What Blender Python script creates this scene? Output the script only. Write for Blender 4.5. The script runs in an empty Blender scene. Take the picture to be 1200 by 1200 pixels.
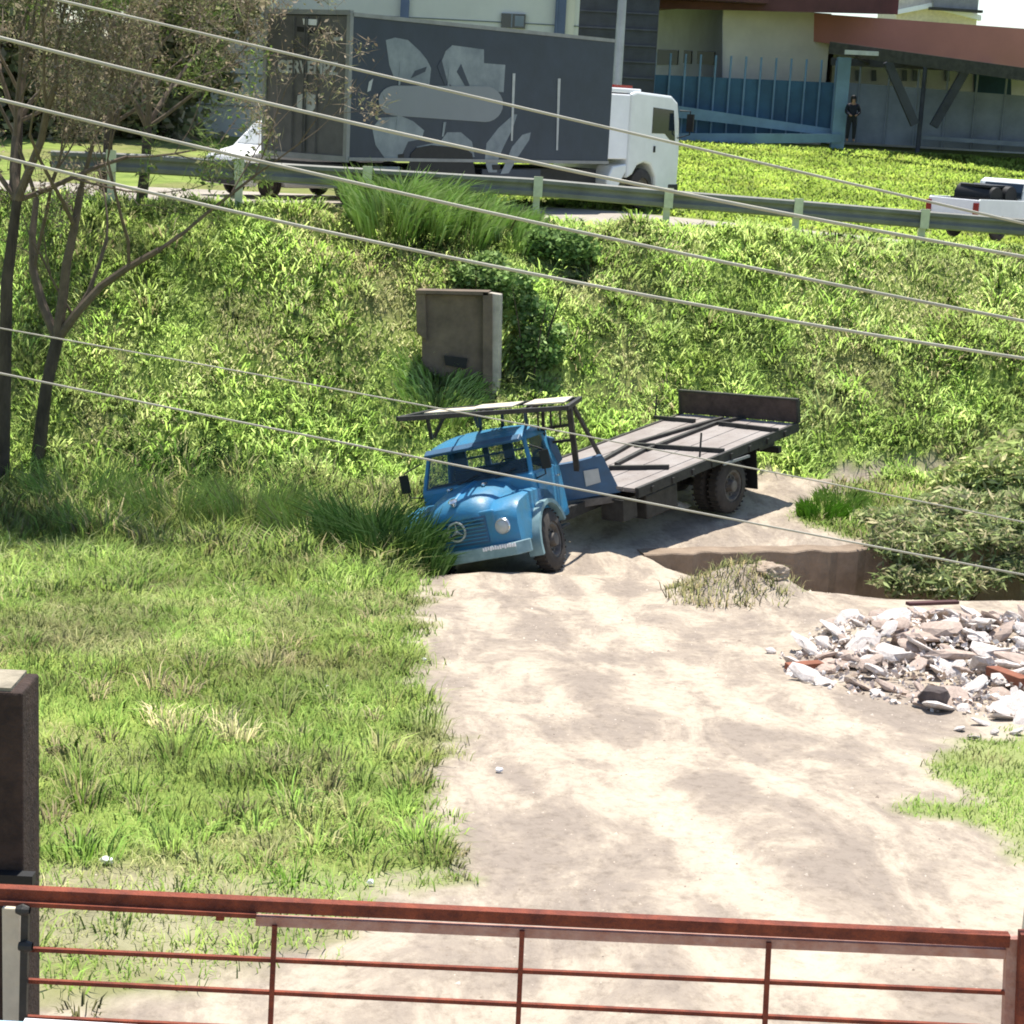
import bpy, bmesh, math, random
import numpy as np
from mathutils import Vector, Matrix, noise as mnoise
PI = math.pi
random.seed(7); RNG = np.random.default_rng(7)
S = bpy.context.scene
C = S.collection
# ------------------------------------------------------------------ camera
F, H = 2200.0, 7.6                      # focal length in px of a 1200 px wide picture, camera height
PITCH, ROLL = math.atan(478/2200.), math.radians(3)
cd = bpy.data.cameras.new('camera'); cam = bpy.data.objects.new('camera', cd); C.objects.link(cam)
cd.sensor_width = 36; cd.lens = 36*F/1200; cd.clip_end = 5000; cd.clip_start = .1
cam.matrix_world = Matrix.Translation((0, 0, H)) @ Matrix.Rotation(PI/2-PITCH, 4, 'X') @ Matrix.Rotation(ROLL, 4, 'Z')
S.camera = cam
# ------------------------------------------------------------------ light
SUN = Vector((-.05, -.30, -.95)).normalized()      # direction the light travels
W = bpy.data.worlds.new("World"); S.world = W; W.use_nodes = True
nt = W.node_tree; bg = nt.nodes['Background']
sky = nt.nodes.new('ShaderNodeTexSky'); sky.sky_type = 'NISHITA'; sky.sun_disc = False
sky.sun_elevation = math.asin(-SUN.z); sky.sun_rotation = math.atan2(-SUN.x, -SUN.y)
sky.air_density = 1.0; sky.dust_density = .6; sky.ozone_density = 1.5
nt.links.new(sky.outputs[0], bg.inputs[0]); bg.inputs[1].default_value = .1
sl = bpy.data.lights.new('sun', 'SUN'); sl.energy = 4.2; sl.angle = math.radians(.6); sl.color = (1, .95, .86)
so = bpy.data.objects.new('sun', sl); C.objects.link(so); so.rotation_euler = SUN.to_track_quat('-Z', 'Y').to_euler()
S.view_settings.view_transform = 'Standard'; S.view_settings.look = 'None'; S.view_settings.exposure = .98
S.cycles.filter_width = 1.9

# ------------------------------------------------------------------ pixel -> world helpers
def ray(px, py):
    u, v = px-600, py-600
    c, s = math.cos(ROLL), math.sin(ROLL)
    a, b = u*c+v*s, -u*s+v*c
    d = Vector((a, F*math.cos(PITCH)-b*math.sin(PITCH), -F*math.sin(PITCH)-b*math.cos(PITCH)))
    return d
def at(px, py, Y):
    d = ray(px, py); t = Y/d.y
    return Vector((d.x*t, Y, H+d.z*t))
def on_plane(px, py, p, n):
    d = ray(px, py); o = Vector((0, 0, H)); t = (p-o).dot(n)/d.dot(n)
    return o+d*t

# ------------------------------------------------------------------ materials
def mat(name, col, rough=.7, var=.12, scale=3., bump=0., metal=0., col2=None, spec=.4, stretch=(1, 1, 1), bscale=None, alpha=None, coat=0):
    m = bpy.data.materials.new(name); m.use_nodes = True; t = m.node_tree; N = t.nodes; b = N['Principled BSDF']
    b.inputs['Roughness'].default_value = rough; b.inputs['Metallic'].default_value = metal
    b.inputs['Specular IOR Level'].default_value = spec; b.inputs['Coat Weight'].default_value = coat
    tc = N.new('ShaderNodeTexCoord'); mp = N.new('ShaderNodeMapping'); mp.inputs['Scale'].default_value = stretch
    t.links.new(tc.outputs['Object'], mp.inputs[0])
    n1 = N.new('ShaderNodeTexNoise'); n1.inputs['Scale'].default_value = scale; n1.inputs['Detail'].default_value = 7; n1.inputs['Roughness'].default_value = .65
    t.links.new(mp.outputs[0], n1.inputs[0])
    cr = N.new('ShaderNodeValToRGB')
    c2 = col2 if col2 else tuple(c*(1-var*1.6) for c in col)
    c1 = tuple(min(1, c*(1+var)) for c in col) if not col2 else col
    cr.color_ramp.elements[0].position = .35; cr.color_ramp.elements[1].position = .65
    cr.color_ramp.elements[0].color = (*c2, 1); cr.color_ramp.elements[1].color = (*c1, 1)
    t.links.new(n1.outputs[0], cr.inputs[0]); t.links.new(cr.outputs[0], b.inputs['Base Color'])
    if bump:
        n2 = N.new('ShaderNodeTexNoise'); n2.inputs['Scale'].default_value = bscale or scale*5; n2.inputs['Detail'].default_value = 5
        t.links.new(mp.outputs[0], n2.inputs[0])
        bp = N.new('ShaderNodeBump'); bp.inputs['Strength'].default_value = bump; bp.inputs['Distance'].default_value = .03
        t.links.new(n2.outputs[0], bp.inputs['Height']); t.links.new(bp.outputs[0], b.inputs['Normal'])
    if alpha is not None: b.inputs['Alpha'].default_value = alpha
    return m
def leafmat(name, rough=.85, trans=.35, up=0.):
    m = bpy.data.materials.new(name); m.use_nodes = True; t = m.node_tree; N = t.nodes; b = N['Principled BSDF']
    a = N.new('ShaderNodeAttribute'); a.attribute_name = 'col'
    b.inputs['Roughness'].default_value = rough; b.inputs['Specular IOR Level'].default_value = .1
    t.links.new(a.outputs[0], b.inputs['Base Color'])
    if up:      # blades in a sward are lit as one soft surface: lean their normals upwards
        ge = N.new('ShaderNodeNewGeometry'); vm = N.new('ShaderNodeVectorMath'); vm.operation = 'SCALE'; vm.inputs[3].default_value = 1-up
        va = N.new('ShaderNodeVectorMath'); va.inputs[1].default_value = (0, 0, up); vn = N.new('ShaderNodeVectorMath'); vn.operation = 'NORMALIZE'
        t.links.new(ge.outputs['Normal'], vm.inputs[0]); t.links.new(vm.outputs[0], va.inputs[0]); t.links.new(va.outputs[0], vn.inputs[0]); t.links.new(vn.outputs[0], b.inputs['Normal'])
    tr = N.new('ShaderNodeBsdfTranslucent'); mx = N.new('ShaderNodeMixShader'); mx.inputs[0].default_value = trans
    t.links.new(a.outputs[0], tr.inputs[0]); t.links.new(b.outputs[0], mx.inputs[1]); t.links.new(tr.outputs[0], mx.inputs[2])
    t.links.new(mx.outputs[0], N['Material Output'].inputs[0])
    return m
M = {}
M['blue'] = mat('truck_blue', (.03, .21, .40), .45, .12, 3.5, .15, coat=.15, col2=(.06, .19, .29))
M['bluedark'] = mat('panel_blue', (.05, .13, .24), .5, .15, 3, col2=(.05, .10, .17))
M['palebumper'] = mat('bumper_pale', (.24, .36, .38), .5, .15, 5, col2=(.15, .25, .27))
M['dark'] = mat('dark_steel', (.035, .033, .03), .6, .3, 5, .2)
M['black'] = mat('black_plastic', (.012, .012, .013), .6, .2, 5)
M['tyre'] = mat('tyre_rubber', (.05, .043, .037), .85, .2, 6, .3)
M['rim'] = mat('rim_paint', (.13, .115, .1), .6, .25, 8)
M['chrome'] = mat('chrome', (.8, .8, .78), .2, .03, 4, metal=.9)
M['lens'] = mat('lamp_lens', (.45, .47, .46), .15, .05, 8)
M['glass'] = mat('cab_glass', (.03, .06, .08), .06, .05, 2, alpha=.45, spec=.6)
M['darkglass'] = mat('dark_glass', (.015, .025, .035), .08, .05, 2, spec=.6)
M['bed'] = mat('bed_planks', (.31, .28, .26), .8, .1, 1.6, .4, col2=(.23, .195, .175), stretch=(1, 1, 1))
M['wood'] = mat('tail_wood', (.075, .05, .042), .85, .25, 4, .4)
M['seat'] = mat('seat_vinyl', (.02, .03, .05), .7, .2, 4)
M['white'] = mat('white_paint', (.72, .74, .72), .4, .04, 2, coat=.2)
M['whitebright'] = mat('white_panel', (.82, .82, .84), .5, .03, 2, .3)
M['boxside'] = mat('box_dark', (.026, .036, .058), .5, .12, 1.2, .1)
M['boxback'] = mat('box_back', (.105, .10, .10), .55, .15, 2)
M['boxtrim'] = mat('box_trim', (.24, .24, .235), .5, .1, 3)
M['artgrey'] = mat('art_grey', (.25, .28, .30), .55, .2, 1.6, col2=(.14, .165, .19))
M['pill'] = mat('pill_grey', (.2, .215, .235), .55, .03, 1)
M['artlight'] = mat('art_light', (.42, .43, .43), .55, .1, 4)
M['rail'] = mat('rail_steel', (.16, .165, .145), .6, .15, 1.5, .1)
M['railpost'] = mat('rail_post', (.55, .58, .42), .6, .1, 5)
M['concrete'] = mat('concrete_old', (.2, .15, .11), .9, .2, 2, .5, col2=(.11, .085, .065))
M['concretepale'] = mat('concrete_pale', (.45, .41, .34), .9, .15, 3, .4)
M['slabwall'] = mat('wall_brown', (.29, .22, .16), .95, .2, 2.2, .9, col2=(.19, .14, .1), stretch=(1, 1, 1))
M['cream'] = mat('cream_wall', (.6, .59, .56), .8, .05, .5)
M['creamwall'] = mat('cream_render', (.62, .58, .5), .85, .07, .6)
M['bluegrey'] = mat('pilaster_blue', (.1, .13, .22), .6, .1, 1)
M['darkwall'] = mat('dark_cladding', (.045, .05, .07), .7, .2, 1)
M['darkwall2'] = mat('cladding_seam', (.065, .07, .1), .7, .2, 1)
M['shadedface'] = mat('shaded_face', (.30, .31, .38), .85, .1, .5)
M['greywall'] = mat('grey_wall', (.17, .19, .18), .8, .1, .8)
M['fenceblue'] = mat('fence_blue', (.04, .11, .19), .7, .25, 1.0, col2=(.03, .075, .13))
M['fencepale'] = mat('fence_pale', (.14, .23, .34), .7, .12, 1)
M['fencegrey'] = mat('fence_grey', (.2, .23, .28), .7, .15, .7)
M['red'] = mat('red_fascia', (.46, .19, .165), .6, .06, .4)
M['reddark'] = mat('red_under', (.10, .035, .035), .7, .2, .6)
M['steelpost'] = mat('galvanised', (.33, .34, .35), .45, .1, 2, metal=.3)
M['earth'] = mat('dry_earth', (.42, .34, .26), .95, .15, 5, .9, col2=(.28, .21, .15))
M['gatered'] = mat('gate_rust', (.27, .062, .028), .8, .25, 9, .6, col2=(.12, .028, .016))
M['gatepale'] = mat('gate_worn', (.5, .3, .24), .7, .2, 10, .3, col2=(.38, .17, .12))
M['captan'] = mat('cap_tan', (.3, .26, .19), .9, .2, 8, .4)
M['pillar'] = mat('pillar_brown', (.06, .036, .026), .9, .25, 9, .5, col2=(.03, .018, .014))
M['palepost'] = mat('pale_post', (.62, .55, .42), .85, .1, 5, .2)
M['paleblue'] = mat('pale_blue_paint', (.45, .62, .78), .5, .05, 3)
M['wire'] = mat('cable_sheath', (.40, .37, .30), .6, .1, 3)
M['bark'] = mat('bark', (.10, .075, .055), .9, .3, 5, .6, col2=(.04, .03, .022), stretch=(1, 1, .3))
M['leaf'] = leafmat('leaves', trans=.3, up=.45); M['grass'] = leafmat('grass_blades', trans=.2, up=.82)
M['rubble'] = mat('rubble_white', (.74, .68, .64), .9, .06, 6, .6, col2=(.52, .45, .4))
M['rubblepink'] = mat('rubble_pink', (.45, .35, .29), .85, .15, 5, .5)
M['rubbledark'] = mat('rubble_dark', (.09, .07, .065), .85, .2, 5, .4)
M['terracotta'] = mat('terracotta', (.24, .085, .045), .85, .15, 5, .4)
M['skin'] = mat('skin', (.25, .14, .1), .6, .05, 5)
M['cloth'] = mat('black_cloth', (.008, .01, .02), .9, .2, 9)
M['hair'] = mat('hair', (.008, .007, .007), .7, .1, 9)
M['redlamp'] = mat('red_lens', (.25, .02, .02), .25, .1, 9)

# ------------------------------------------------------------------ mesh builder
def tag(o, label=None, cat=None, group=None, kind=None):
    if label: o['label'] = label
    if cat: o['category'] = cat
    if group: o['group'] = group
    if kind: o['kind'] = kind
    return o
def thing(name, label, cat, loc=(0, 0, 0), group=None, rz=0):
    o = bpy.data.objects.new(name, None); C.objects.link(o); o.location = loc; o.rotation_euler = (0, 0, rz); o.empty_display_size = .2
    return tag(o, label, cat, group)
class MB:
    def __init__(s): s.v = []; s.f = []
    def add(s, vs, fs):
        k = len(s.v); s.v += [Vector(v) for v in vs]; s.f += [tuple(i+k for i in f) for f in fs]; return s
    def box(s, c, d, R=None):
        c = Vector(c); x, y, z = d[0]/2, d[1]/2, d[2]/2
        vs = [Vector((a, b, e)) for a in (-x, x) for b in (-y, y) for e in (-z, z)]
        if R: vs = [R @ v for v in vs]
        return s.add([c+v for v in vs], [(0, 1, 3, 2), (4, 6, 7, 5), (0, 4, 5, 1), (2, 3, 7, 6), (0, 2, 6, 4), (1, 5, 7, 3)])
    def bar(s, a, b, w, h=None, up=(0, 0, 1)):
        a, b = Vector(a), Vector(b); h = h or w; d = (b-a).normalized(); up = Vector(up)
        if abs(d.dot(up)) > .98: up = Vector((0, 1, 0))
        x = d.cross(up).normalized()*w/2; y = x.cross(d).normalized()*h/2
        vs = [a-x-y, a+x-y, a+x+y, a-x+y, b-x-y, b+x-y, b+x+y, b-x+y]
        return s.add(vs, [(0, 3, 2, 1), (4, 5, 6, 7), (0, 1, 5, 4), (1, 2, 6, 5), (2, 3, 7, 6), (3, 0, 4, 7)])
    def tube(s, pts, rs, n=8, caps=True):
        pts = [Vector(p) for p in pts]
        if not hasattr(rs, '__len__'): rs = [rs]*len(pts)
        k = len(s.v); ref = None
        for i, p in enumerate(pts):
            d = (pts[min(i+1, len(pts)-1)]-pts[max(i-1, 0)]).normalized()
            if ref is None: ref = d.orthogonal().normalized()
            x = (ref-d*ref.dot(d)); x = x.normalized() if x.length > 1e-6 else d.orthogonal().normalized(); ref = x; y = d.cross(x)
            for j in range(n):
                a = 2*PI*j/n; s.v.append(p+(x*math.cos(a)+y*math.sin(a))*rs[i])
        for i in range(len(pts)-1):
            for j in range(n):
                a = k+i*n+j; b = k+i*n+(j+1) % n; s.f.append((a, b, b+n, a+n))
        if caps: s.f.append(tuple(k+j for j in reversed(range(n)))); s.f.append(tuple(k+(len(pts)-1)*n+j for j in range(n)))
        return s
    def lathe(s, c, axis, prof, n=24):           # prof: (offset along axis, radius)
        c = Vector(c); d = Vector(axis).normalized(); x = d.orthogonal().normalized(); y = d.cross(x); k = len(s.v)
        for o, r in prof:
            for j in range(n):
                a = 2*PI*j/n; s.v.append(c+d*o+(x*math.cos(a)+y*math.sin(a))*max(r, 1e-4))
        for i in range(len(prof)-1):
            for j in range(n):
                a = k+i*n+j; b = k+i*n+(j+1) % n; s.f.append((a, b, b+n, a+n))
        return s
    def prism(s, pts, off):                       # planar outline extruded by vector off
        pts = [Vector(p) for p in pts]; off = Vector(off); n = len(pts); k = len(s.v)
        s.v += pts+[p+off for p in pts]
        s.f.append(tuple(range(k, k+n))); s.f.append(tuple(reversed(range(k+n, k+2*n))))
        for i in range(n): j = (i+1) % n; s.f.append((k+i, k+n+i, k+n+j, k+j))
        return s
    def loft(s, secs, caps=True, closed=True):
        k = len(s.v); n = len(secs[0])
        for q in secs: s.v += [Vector(p) for p in q]
        for i in range(len(secs)-1):
            for j in range(n if closed else n-1):
                a = k+i*n+j; b = k+i*n+(j+1) % n; s.f.append((a, b, b+n, a+n))
        if caps: s.f.append(tuple(range(k, k+n))); s.f.append(tuple(reversed(range(k+(len(secs)-1)*n, k+len(secs)*n))))
        return s
    def build(s, name, m, parent=None, fn=None, smooth=False, bevel=0, label=None):
        vs = s.v
        if fn: vs = [fn(v) for v in vs]
        if fn and parent:
            r = parent
            while r.parent: r = r.parent
            Rz = Matrix.Rotation(-r.rotation_euler.z, 3, 'Z'); L0 = Vector(r.location); vs = [Rz @ (v-L0) for v in vs]
        me = bpy.data.meshes.new(name); me.from_pydata([tuple(v) for v in vs], [], s.f); me.materials.append(m)
        bm = bmesh.new(); bm.from_mesh(me); bmesh.ops.recalc_face_normals(bm, faces=bm.faces)
        bm.to_mesh(me); bm.free()
        if smooth:
            for p in me.polygons: p.use_smooth = True
            try: me.set_sharp_from_angle(angle=math.radians(38))
            except Exception: pass
        o = bpy.data.objects.new(name, me); C.objects.link(o)
        if parent: o.parent = parent
        if bevel:
            b = o.modifiers.new('bevel', 'BEVEL'); b.width = bevel; b.segments = 2; b.limit_method = 'ANGLE'
        if label: o['label'] = label
        return o
WORLD = lambda v: v       # vertices already in world space

# ------------------------------------------------------------------ noise
def vnoise(x, y, seed=0):
    xi = np.floor(x).astype(np.int64); yi = np.floor(y).astype(np.int64); fx = x-xi; fy = y-yi
    def h(a, b):
        n = (a*374761393+b*668265263+seed*1442695041) & 0xffffffff
        n = ((n ^ (n >> 13))*1274126177) & 0xffffffff
        return ((n ^ (n >> 16)) & 0xffff)/65535.
    u = fx*fx*(3-2*fx); v = fy*fy*(3-2*fy)
    return (h(xi, yi)*(1-u)+h(xi+1, yi)*u)*(1-v)+(h(xi, yi+1)*(1-u)+h(xi+1, yi+1)*u)*v
def fbm(x, y, sc, seed=0, o=4):
    r = 0; a = .5; t = 0
    for i in range(o): r = r+a*vnoise(x*sc, y*sc, seed+i); t += a; a *= .5; sc *= 2.1
    return r/t
def sst(a, b, x): t = np.clip((x-a)/(b-a), 0, 1); return t*t*(3-2*t)

# ------------------------------------------------------------------ terrain shape
WA, WB = np.array([2.35, 30.4]), np.array([9.6, 32.36])       # foot line of the ditch wall
def toeY(X): return np.interp(X, [-30, -10, 0, 5, 12, 40], [30, 31.3, 33.5, 35.8, 36.3, 38])
def crestY(X): return np.interp(X, [-30, -10, -3.5, .5, 9, 40], [36, 37.0, 38.0, 39.4, 41.2, 44])
def terrain(X, Y, detail=True):
    X = np.asarray(X, float); Y = np.asarray(Y, float)
    base = np.interp(Y, [-50, 4, 10, 20, 27.6, 29, 31, 34, 36, 39], [4.4, 3.4, 2.65, 1.45, .52, .37, .42, .58, .86, 1.1])
    ty = toeY(X); cy = crestY(X)
    cz = np.interp(X, [-30, -10, -3.5, .5, 9, 40], [5.4, 5.32, 5.28, 5.2, 4.95, 4.5])
    rz = np.interp(X, [-30, -5, 2.4, 10, 40], [5.2, 5.2, 5.06, 4.62, 4.2])
    tz = np.interp(ty, [-50, 4, 10, 20, 27.6, 29, 31, 34, 36, 39], [4.4, 3.4, 2.65, 1.45, .52, .37, .42, .58, .86, 1.1])
    t = np.clip((Y-ty)/(cy-ty), 0, 1); slope = tz+(cz-tz)*(t*.72+.28*sst(0, 1, t))
    z = np.where(Y < ty, base, slope)
    road = rz+(cz-rz)*(1-sst(.5, 1.7, Y-cy))
    z = np.where(Y > cy, road, z)
    fy = np.clip((Y-cy-8.6)/(76-cy-8.6), 0, 1)
    z = np.where(Y > cy+8.6, rz+(6.6-rz)*fy, z)
    # ditch under the truck's front corner
    z = z-.42*np.exp(-(((X+1.15)/.75)**2+((Y-29.7)/1.3)**2))
    # hump of soil in front of the truck
    z = z+.12*np.exp(-(((X-.2)/1.6)**2+((Y-27.8)/.6)**2))
    # ditch before the wall
    d = (WB-WA)/np.linalg.norm(WB-WA); nx, ny = -d[1], d[0]
    s = -((X-WA[0])*nx+(Y-WA[1])*ny)                   # distance in front of the wall
    u = (X-WA[0])*d[0]+(Y-WA[1])*d[1]
    w = np.interp(u, [-.2, 0, .8, 3, 12], [.7, 1.0, 2.0, 3.4, 4.2])
    dep = np.where((s > -.14) & (s < w), 1-sst(.35, 1, s/np.maximum(w, .01)), 0)*sst(-.25, 1.5, u)
    z = z-1.35*dep
    # dirt mounds
    z = z+.55*np.exp(-(((X-3.55)/.85)**2+((Y-26.7)/.8)**2))+.12*np.exp(-(((X-3.0)/.4)**2+((Y-26.3)/.5)**2))
    z = z+.34*np.exp(-((np.maximum(0, abs(X-6.0)-1.6)/.7)**2+((Y-22.8)/1.3)**2))
    if detail:
        veg = np.where((Y > ty-1) & (Y < cy+.6), sst(0, 1, (Y-ty+1)), 0)
        z = z+veg*(.62*(fbm(X, Y, .8, 5, 3)-.5)+.25*(fbm(X, Y, 2.6, 9, 2)-.5)*.7)
        soft = np.where(Y < ty, 1., 0)
        z = z+soft*.10*(fbm(X, Y, .35, 3, 4)-.5)+soft*.035*(fbm(X, Y, 2.5, 31, 3)-.5)*1.
    return z
def ground_at(px, py):
    d = ray(px, py); t = 2./d.y
    Y = 4.
    for i in range(4000):
        p = Vector((d.x/d.y*Y, Y, H+d.z/d.y*Y))
        if p.z <= float(terrain(p.x, p.y, False)): return p
        Y += .02
    return p
def poly_px(pts): return np.array([tuple(ground_at(*p))[:2] for p in pts])
def sdist(X, Y, poly):       # signed distance, positive inside
    X = np.asarray(X); Y = np.asarray(Y); best = np.full(X.shape, 1e9); ins = np.zeros(X.shape, bool)
    n = len(poly)
    for i in range(n):
        ax, ay = poly[i]; bx, by = poly[(i+1) % n]; dx, dy = bx-ax, by-ay; L = dx*dx+dy*dy+1e-12
        t = np.clip(((X-ax)*dx+(Y-ay)*dy)/L, 0, 1); q = np.hypot(X-ax-t*dx, Y-ay-t*dy); best = np.minimum(best, q)
        c = ((ay > Y) != (by > Y)) & (X < (bx-ax)*(Y-ay)/(by-ay+1e-12)+ax); ins ^= c
    return np.where(ins, best, -best)
DIRT1 = poly_px([(488, 678), (478, 740), (490, 800), (497, 860), (512, 930), (512, 1000), (470, 1062), (400, 1110), (300, 1135), (190, 1180)])
DIRT1 = np.vstack([DIRT1, [(-4.5, 8), (-4.5, 3), (9, 3), (9, 8)]])
DIRT1 = np.vstack([DIRT1, poly_px([(1290, 1000), (1290, 740)]), [(8.2, 27.5), (8.5, 31.5)], poly_px([(1050, 640), (960, 618), (935, 606), (985, 572), (1030, 560), (1112, 552), (1112, 545), (985, 549), (860, 551)]),
                   [(.9, 34.2), (-.4, 32.6), (-1.4, 30.6), (-1.3, 29.0)]])
GP = poly_px([(1095, 890), (1120, 868), (1290, 855), (1290, 1015), (1165, 1008), (1130, 965), (1055, 955), (1105, 930)])
GL = poly_px([(60, 1035), (330, 1020), (430, 1060), (420, 1110), (60, 1150), (0, 1200), (0, 1060)])
def dirtmask(X, Y):
    n = (fbm(X, Y, 1.2, 40, 4)-.5)
    d = sst(-.3, .28, sdist(X, Y, DIRT1)+n*.9+(fbm(X, Y, 4.5, 46, 2)-.5)*.5)
    g = sst(-.15, .2, sdist(X, Y, GP)+n*1.2)
    d = d*(1-g*.8)
    b = sst(-.3, .4, sdist(X, Y, GL)+n*1.3)*.5           # thin, trampled grass by the gate
    return np.clip(np.maximum(d, b), 0, 1)
def in_road(X, Y):
    c = Y-crestY(X); return (sst(1.2, 1.5, c)*(1-sst(8.3, 8.6, c)))

# terrain mesh
def axis(lo, a, b, hi, st):
    inner = list(np.arange(a, b+1e-6, st)); out = []; x = b; g = st
    while x < hi: g *= 1.25; x += g; out.append(x)
    left = []; x = a; g = st
    while x > lo: g *= 1.25; x -= g; left.append(x)
    return np.array(left[::-1]+inner+out)
xs = axis(-900, -11, 13, 900, .125); ys = axis(-40, 8, 54, 1500, .125)
GX, GY = np.meshgrid(xs, ys); GZ = terrain(GX, GY)
me = bpy.data.meshes.new('ground'); ny_, nx_ = GX.shape
vv = np.stack([GX, GY, GZ], -1).reshape(-1, 3)
idx = np.arange(ny_*nx_).reshape(ny_, nx_); q = np.stack([idx[:-1, :-1], idx[:-1, 1:], idx[1:, 1:], idx[1:, :-1]], -1).reshape(-1, 4)
def fast_mesh(name, verts, faces_flat, sizes, m, cols=None, smooth=False):
    me = bpy.data.meshes.new(name); nf = len(sizes)
    me.vertices.add(len(verts)); me.vertices.foreach_set('co', np.ascontiguousarray(verts, dtype=np.float32).ravel())
    me.loops.add(len(faces_flat)); me.loops.foreach_set('vertex_index', np.ascontiguousarray(faces_flat, dtype=np.int32))
    me.polygons.add(nf); st = np.zeros(nf, np.int32); st[1:] = np.cumsum(sizes)[:-1]
    me.polygons.foreach_set('loop_start', st); me.polygons.foreach_set('loop_total', np.asarray(sizes, np.int32))
    if smooth: me.polygons.foreach_set('use_smooth', np.ones(nf, bool))
    me.update(calc_edges=True); me.validate()
    if cols is not None:
        a = me.color_attributes.new('col', 'FLOAT_COLOR', 'POINT')
        a.data.foreach_set('color', np.ascontiguousarray(np.hstack([cols, np.ones((len(cols), 1))]), dtype=np.float32).ravel())
    if m: me.materials.append(m)
    return me
DM = dirtmask(GX, GY).ravel(); RM = in_road(GX, GY).ravel()
bare = fbm(GX, GY, .5, 77, 3).ravel()
me = fast_mesh('ground', vv, q.ravel(), np.full(len(q), 4), None, np.stack([DM, RM, bare], -1), True)
def ruts(X, Y):
    cx = np.interp(Y, [5, 10, 14, 18, 22, 25, 28, 31, 34], [4.4, 3.2, 2.4, 1.7, 1.0, .5, .2, .8, 2.6])+.25*(fbm(X*0, Y, .3, 61, 2)-.5)
    r_ = np.zeros(X.shape)
    for off, w_ in ((-.95, .22), (.95, .22), (-1.7, .18), (.2, .2), (2.0, .25)): r_ = np.maximum(r_, np.exp(-((X-cx-off)/w_)**2)*(1 if abs(off) == .95 else .6))
    return r_*sst(.25, .6, fbm(X, Y, .7, 63, 3))
wv = ruts(GX, GY).ravel(); at0 = me.attributes.new('wear', 'FLOAT', 'POINT'); at0.data.foreach_set('value', wv.astype(np.float32))
g = bpy.data.objects.new('ground', me); C.objects.link(g); g['kind'] = 'structure'
gm = bpy.data.materials.new('ground_mix'); gm.use_nodes = True; t = gm.node_tree; N = t.nodes; B = N['Principled BSDF']; B.inputs['Roughness'].default_value = .95; B.inputs['Specular IOR Level'].default_value = .15
def nz(sc, det=6, st=(1, 1, 1), rough=.6, dist=0):
    n = N.new('ShaderNodeTexNoise'); n.inputs['Scale'].default_value = sc; n.inputs['Detail'].default_value = det; n.inputs['Roughness'].default_value = rough; n.inputs['Distortion'].default_value = dist
    mp = N.new('ShaderNodeMapping'); mp.inputs['Scale'].default_value = st; mp.inputs['Rotation'].default_value = (0, 0, -.28)
    tc = N.new('ShaderNodeTexCoord'); t.links.new(tc.outputs['Object'], mp.inputs[0]); t.links.new(mp.outputs[0], n.inputs[0]); return n
def ramp(src, stops):
    r = N.new('ShaderNodeValToRGB'); e = r.color_ramp.elements
    while len(e) < len(stops): e.new(.5)
    for k, (p, c) in enumerate(stops): e[k].position = p; e[k].color = (*c, 1)
    t.links.new(src, r.inputs[0]); return r
def mixc(f, a, b, mode='MIX'):
    m = N.new('ShaderNodeMix'); m.data_type = 'RGBA'; m.blend_type = mode
    if isinstance(f, float): m.inputs[0].default_value = f
    else: t.links.new(f, m.inputs[0])
    t.links.new(a, m.inputs[6]); t.links.new(b, m.inputs[7]); return m.outputs[2]
at_ = N.new('ShaderNodeAttribute'); at_.attribute_name = 'col'; sp = N.new('ShaderNodeSeparateColor'); t.links.new(at_.outputs[0], sp.inputs[0])
wa = N.new('ShaderNodeAttribute'); wa.attribute_name = 'wear'
m0 = N.new('ShaderNodeMath'); m0.operation = 'ADD'; t.links.new(nz(1.15, 9, (1.0, .42, 1), .72, .45).outputs[0], m0.inputs[0]); m1_ = N.new('ShaderNodeMath'); m1_.operation = 'MULTIPLY_ADD'; m1_.inputs[1].default_value = .16; m1_.inputs[2].default_value = -.045; t.links.new(wa.outputs['Fac'], m1_.inputs[0]); t.links.new(m1_.outputs[0], m0.inputs[1])
d1 = ramp(m0.outputs[0], [(.38, (.27, .225, .185)), (.46, (.33, .275, .22)), (.52, (.42, .355, .28)), (.66, (.49, .42, .33))])
d2 = ramp(nz(9, 10, (1, .7, 1), .78).outputs[0], [(.34, (.62, .6, .58)), (.52, (1, 1, 1))])
dirtc = mixc(.75, d1.outputs[0], d2.outputs[0], 'MULTIPLY')
g1 = ramp(nz(1.3, 7).outputs[0], [(.3, (.12, .17, .04)), (.5, (.19, .25, .055)), (.7, (.25, .31, .08))])
so_ = ramp(nz(2.0, 6).outputs[0], [(.35, (.12, .135, .04)), (.65, (.24, .215, .1))])
fa = ramp(sp.outputs[2], [(.5, (0, 0, 0)), (.62, (.7, .7, .7))])
gc = mixc(fa.outputs[0], g1.outputs[0], so_.outputs[0])
c_ = mixc(sp.outputs[0], gc, dirtc)
rd = ramp(nz(1.2, 5).outputs[0], [(.3, (.3, .27, .23)), (.7, (.4, .36, .31))])
c_ = mixc(sp.outputs[1], c_, rd.outputs[0]); t.links.new(c_, B.inputs['Base Color'])
bp = N.new('ShaderNodeBump'); bp.inputs['Strength'].default_value = .5; bp.inputs['Distance'].default_value = .06
t.links.new(nz(7, 9, (1, 1, 1), .7).outputs[0], bp.inputs['Height']); t.links.new(bp.outputs[0], B.inputs['Normal'])
g.data.materials.append(gm)

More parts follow.
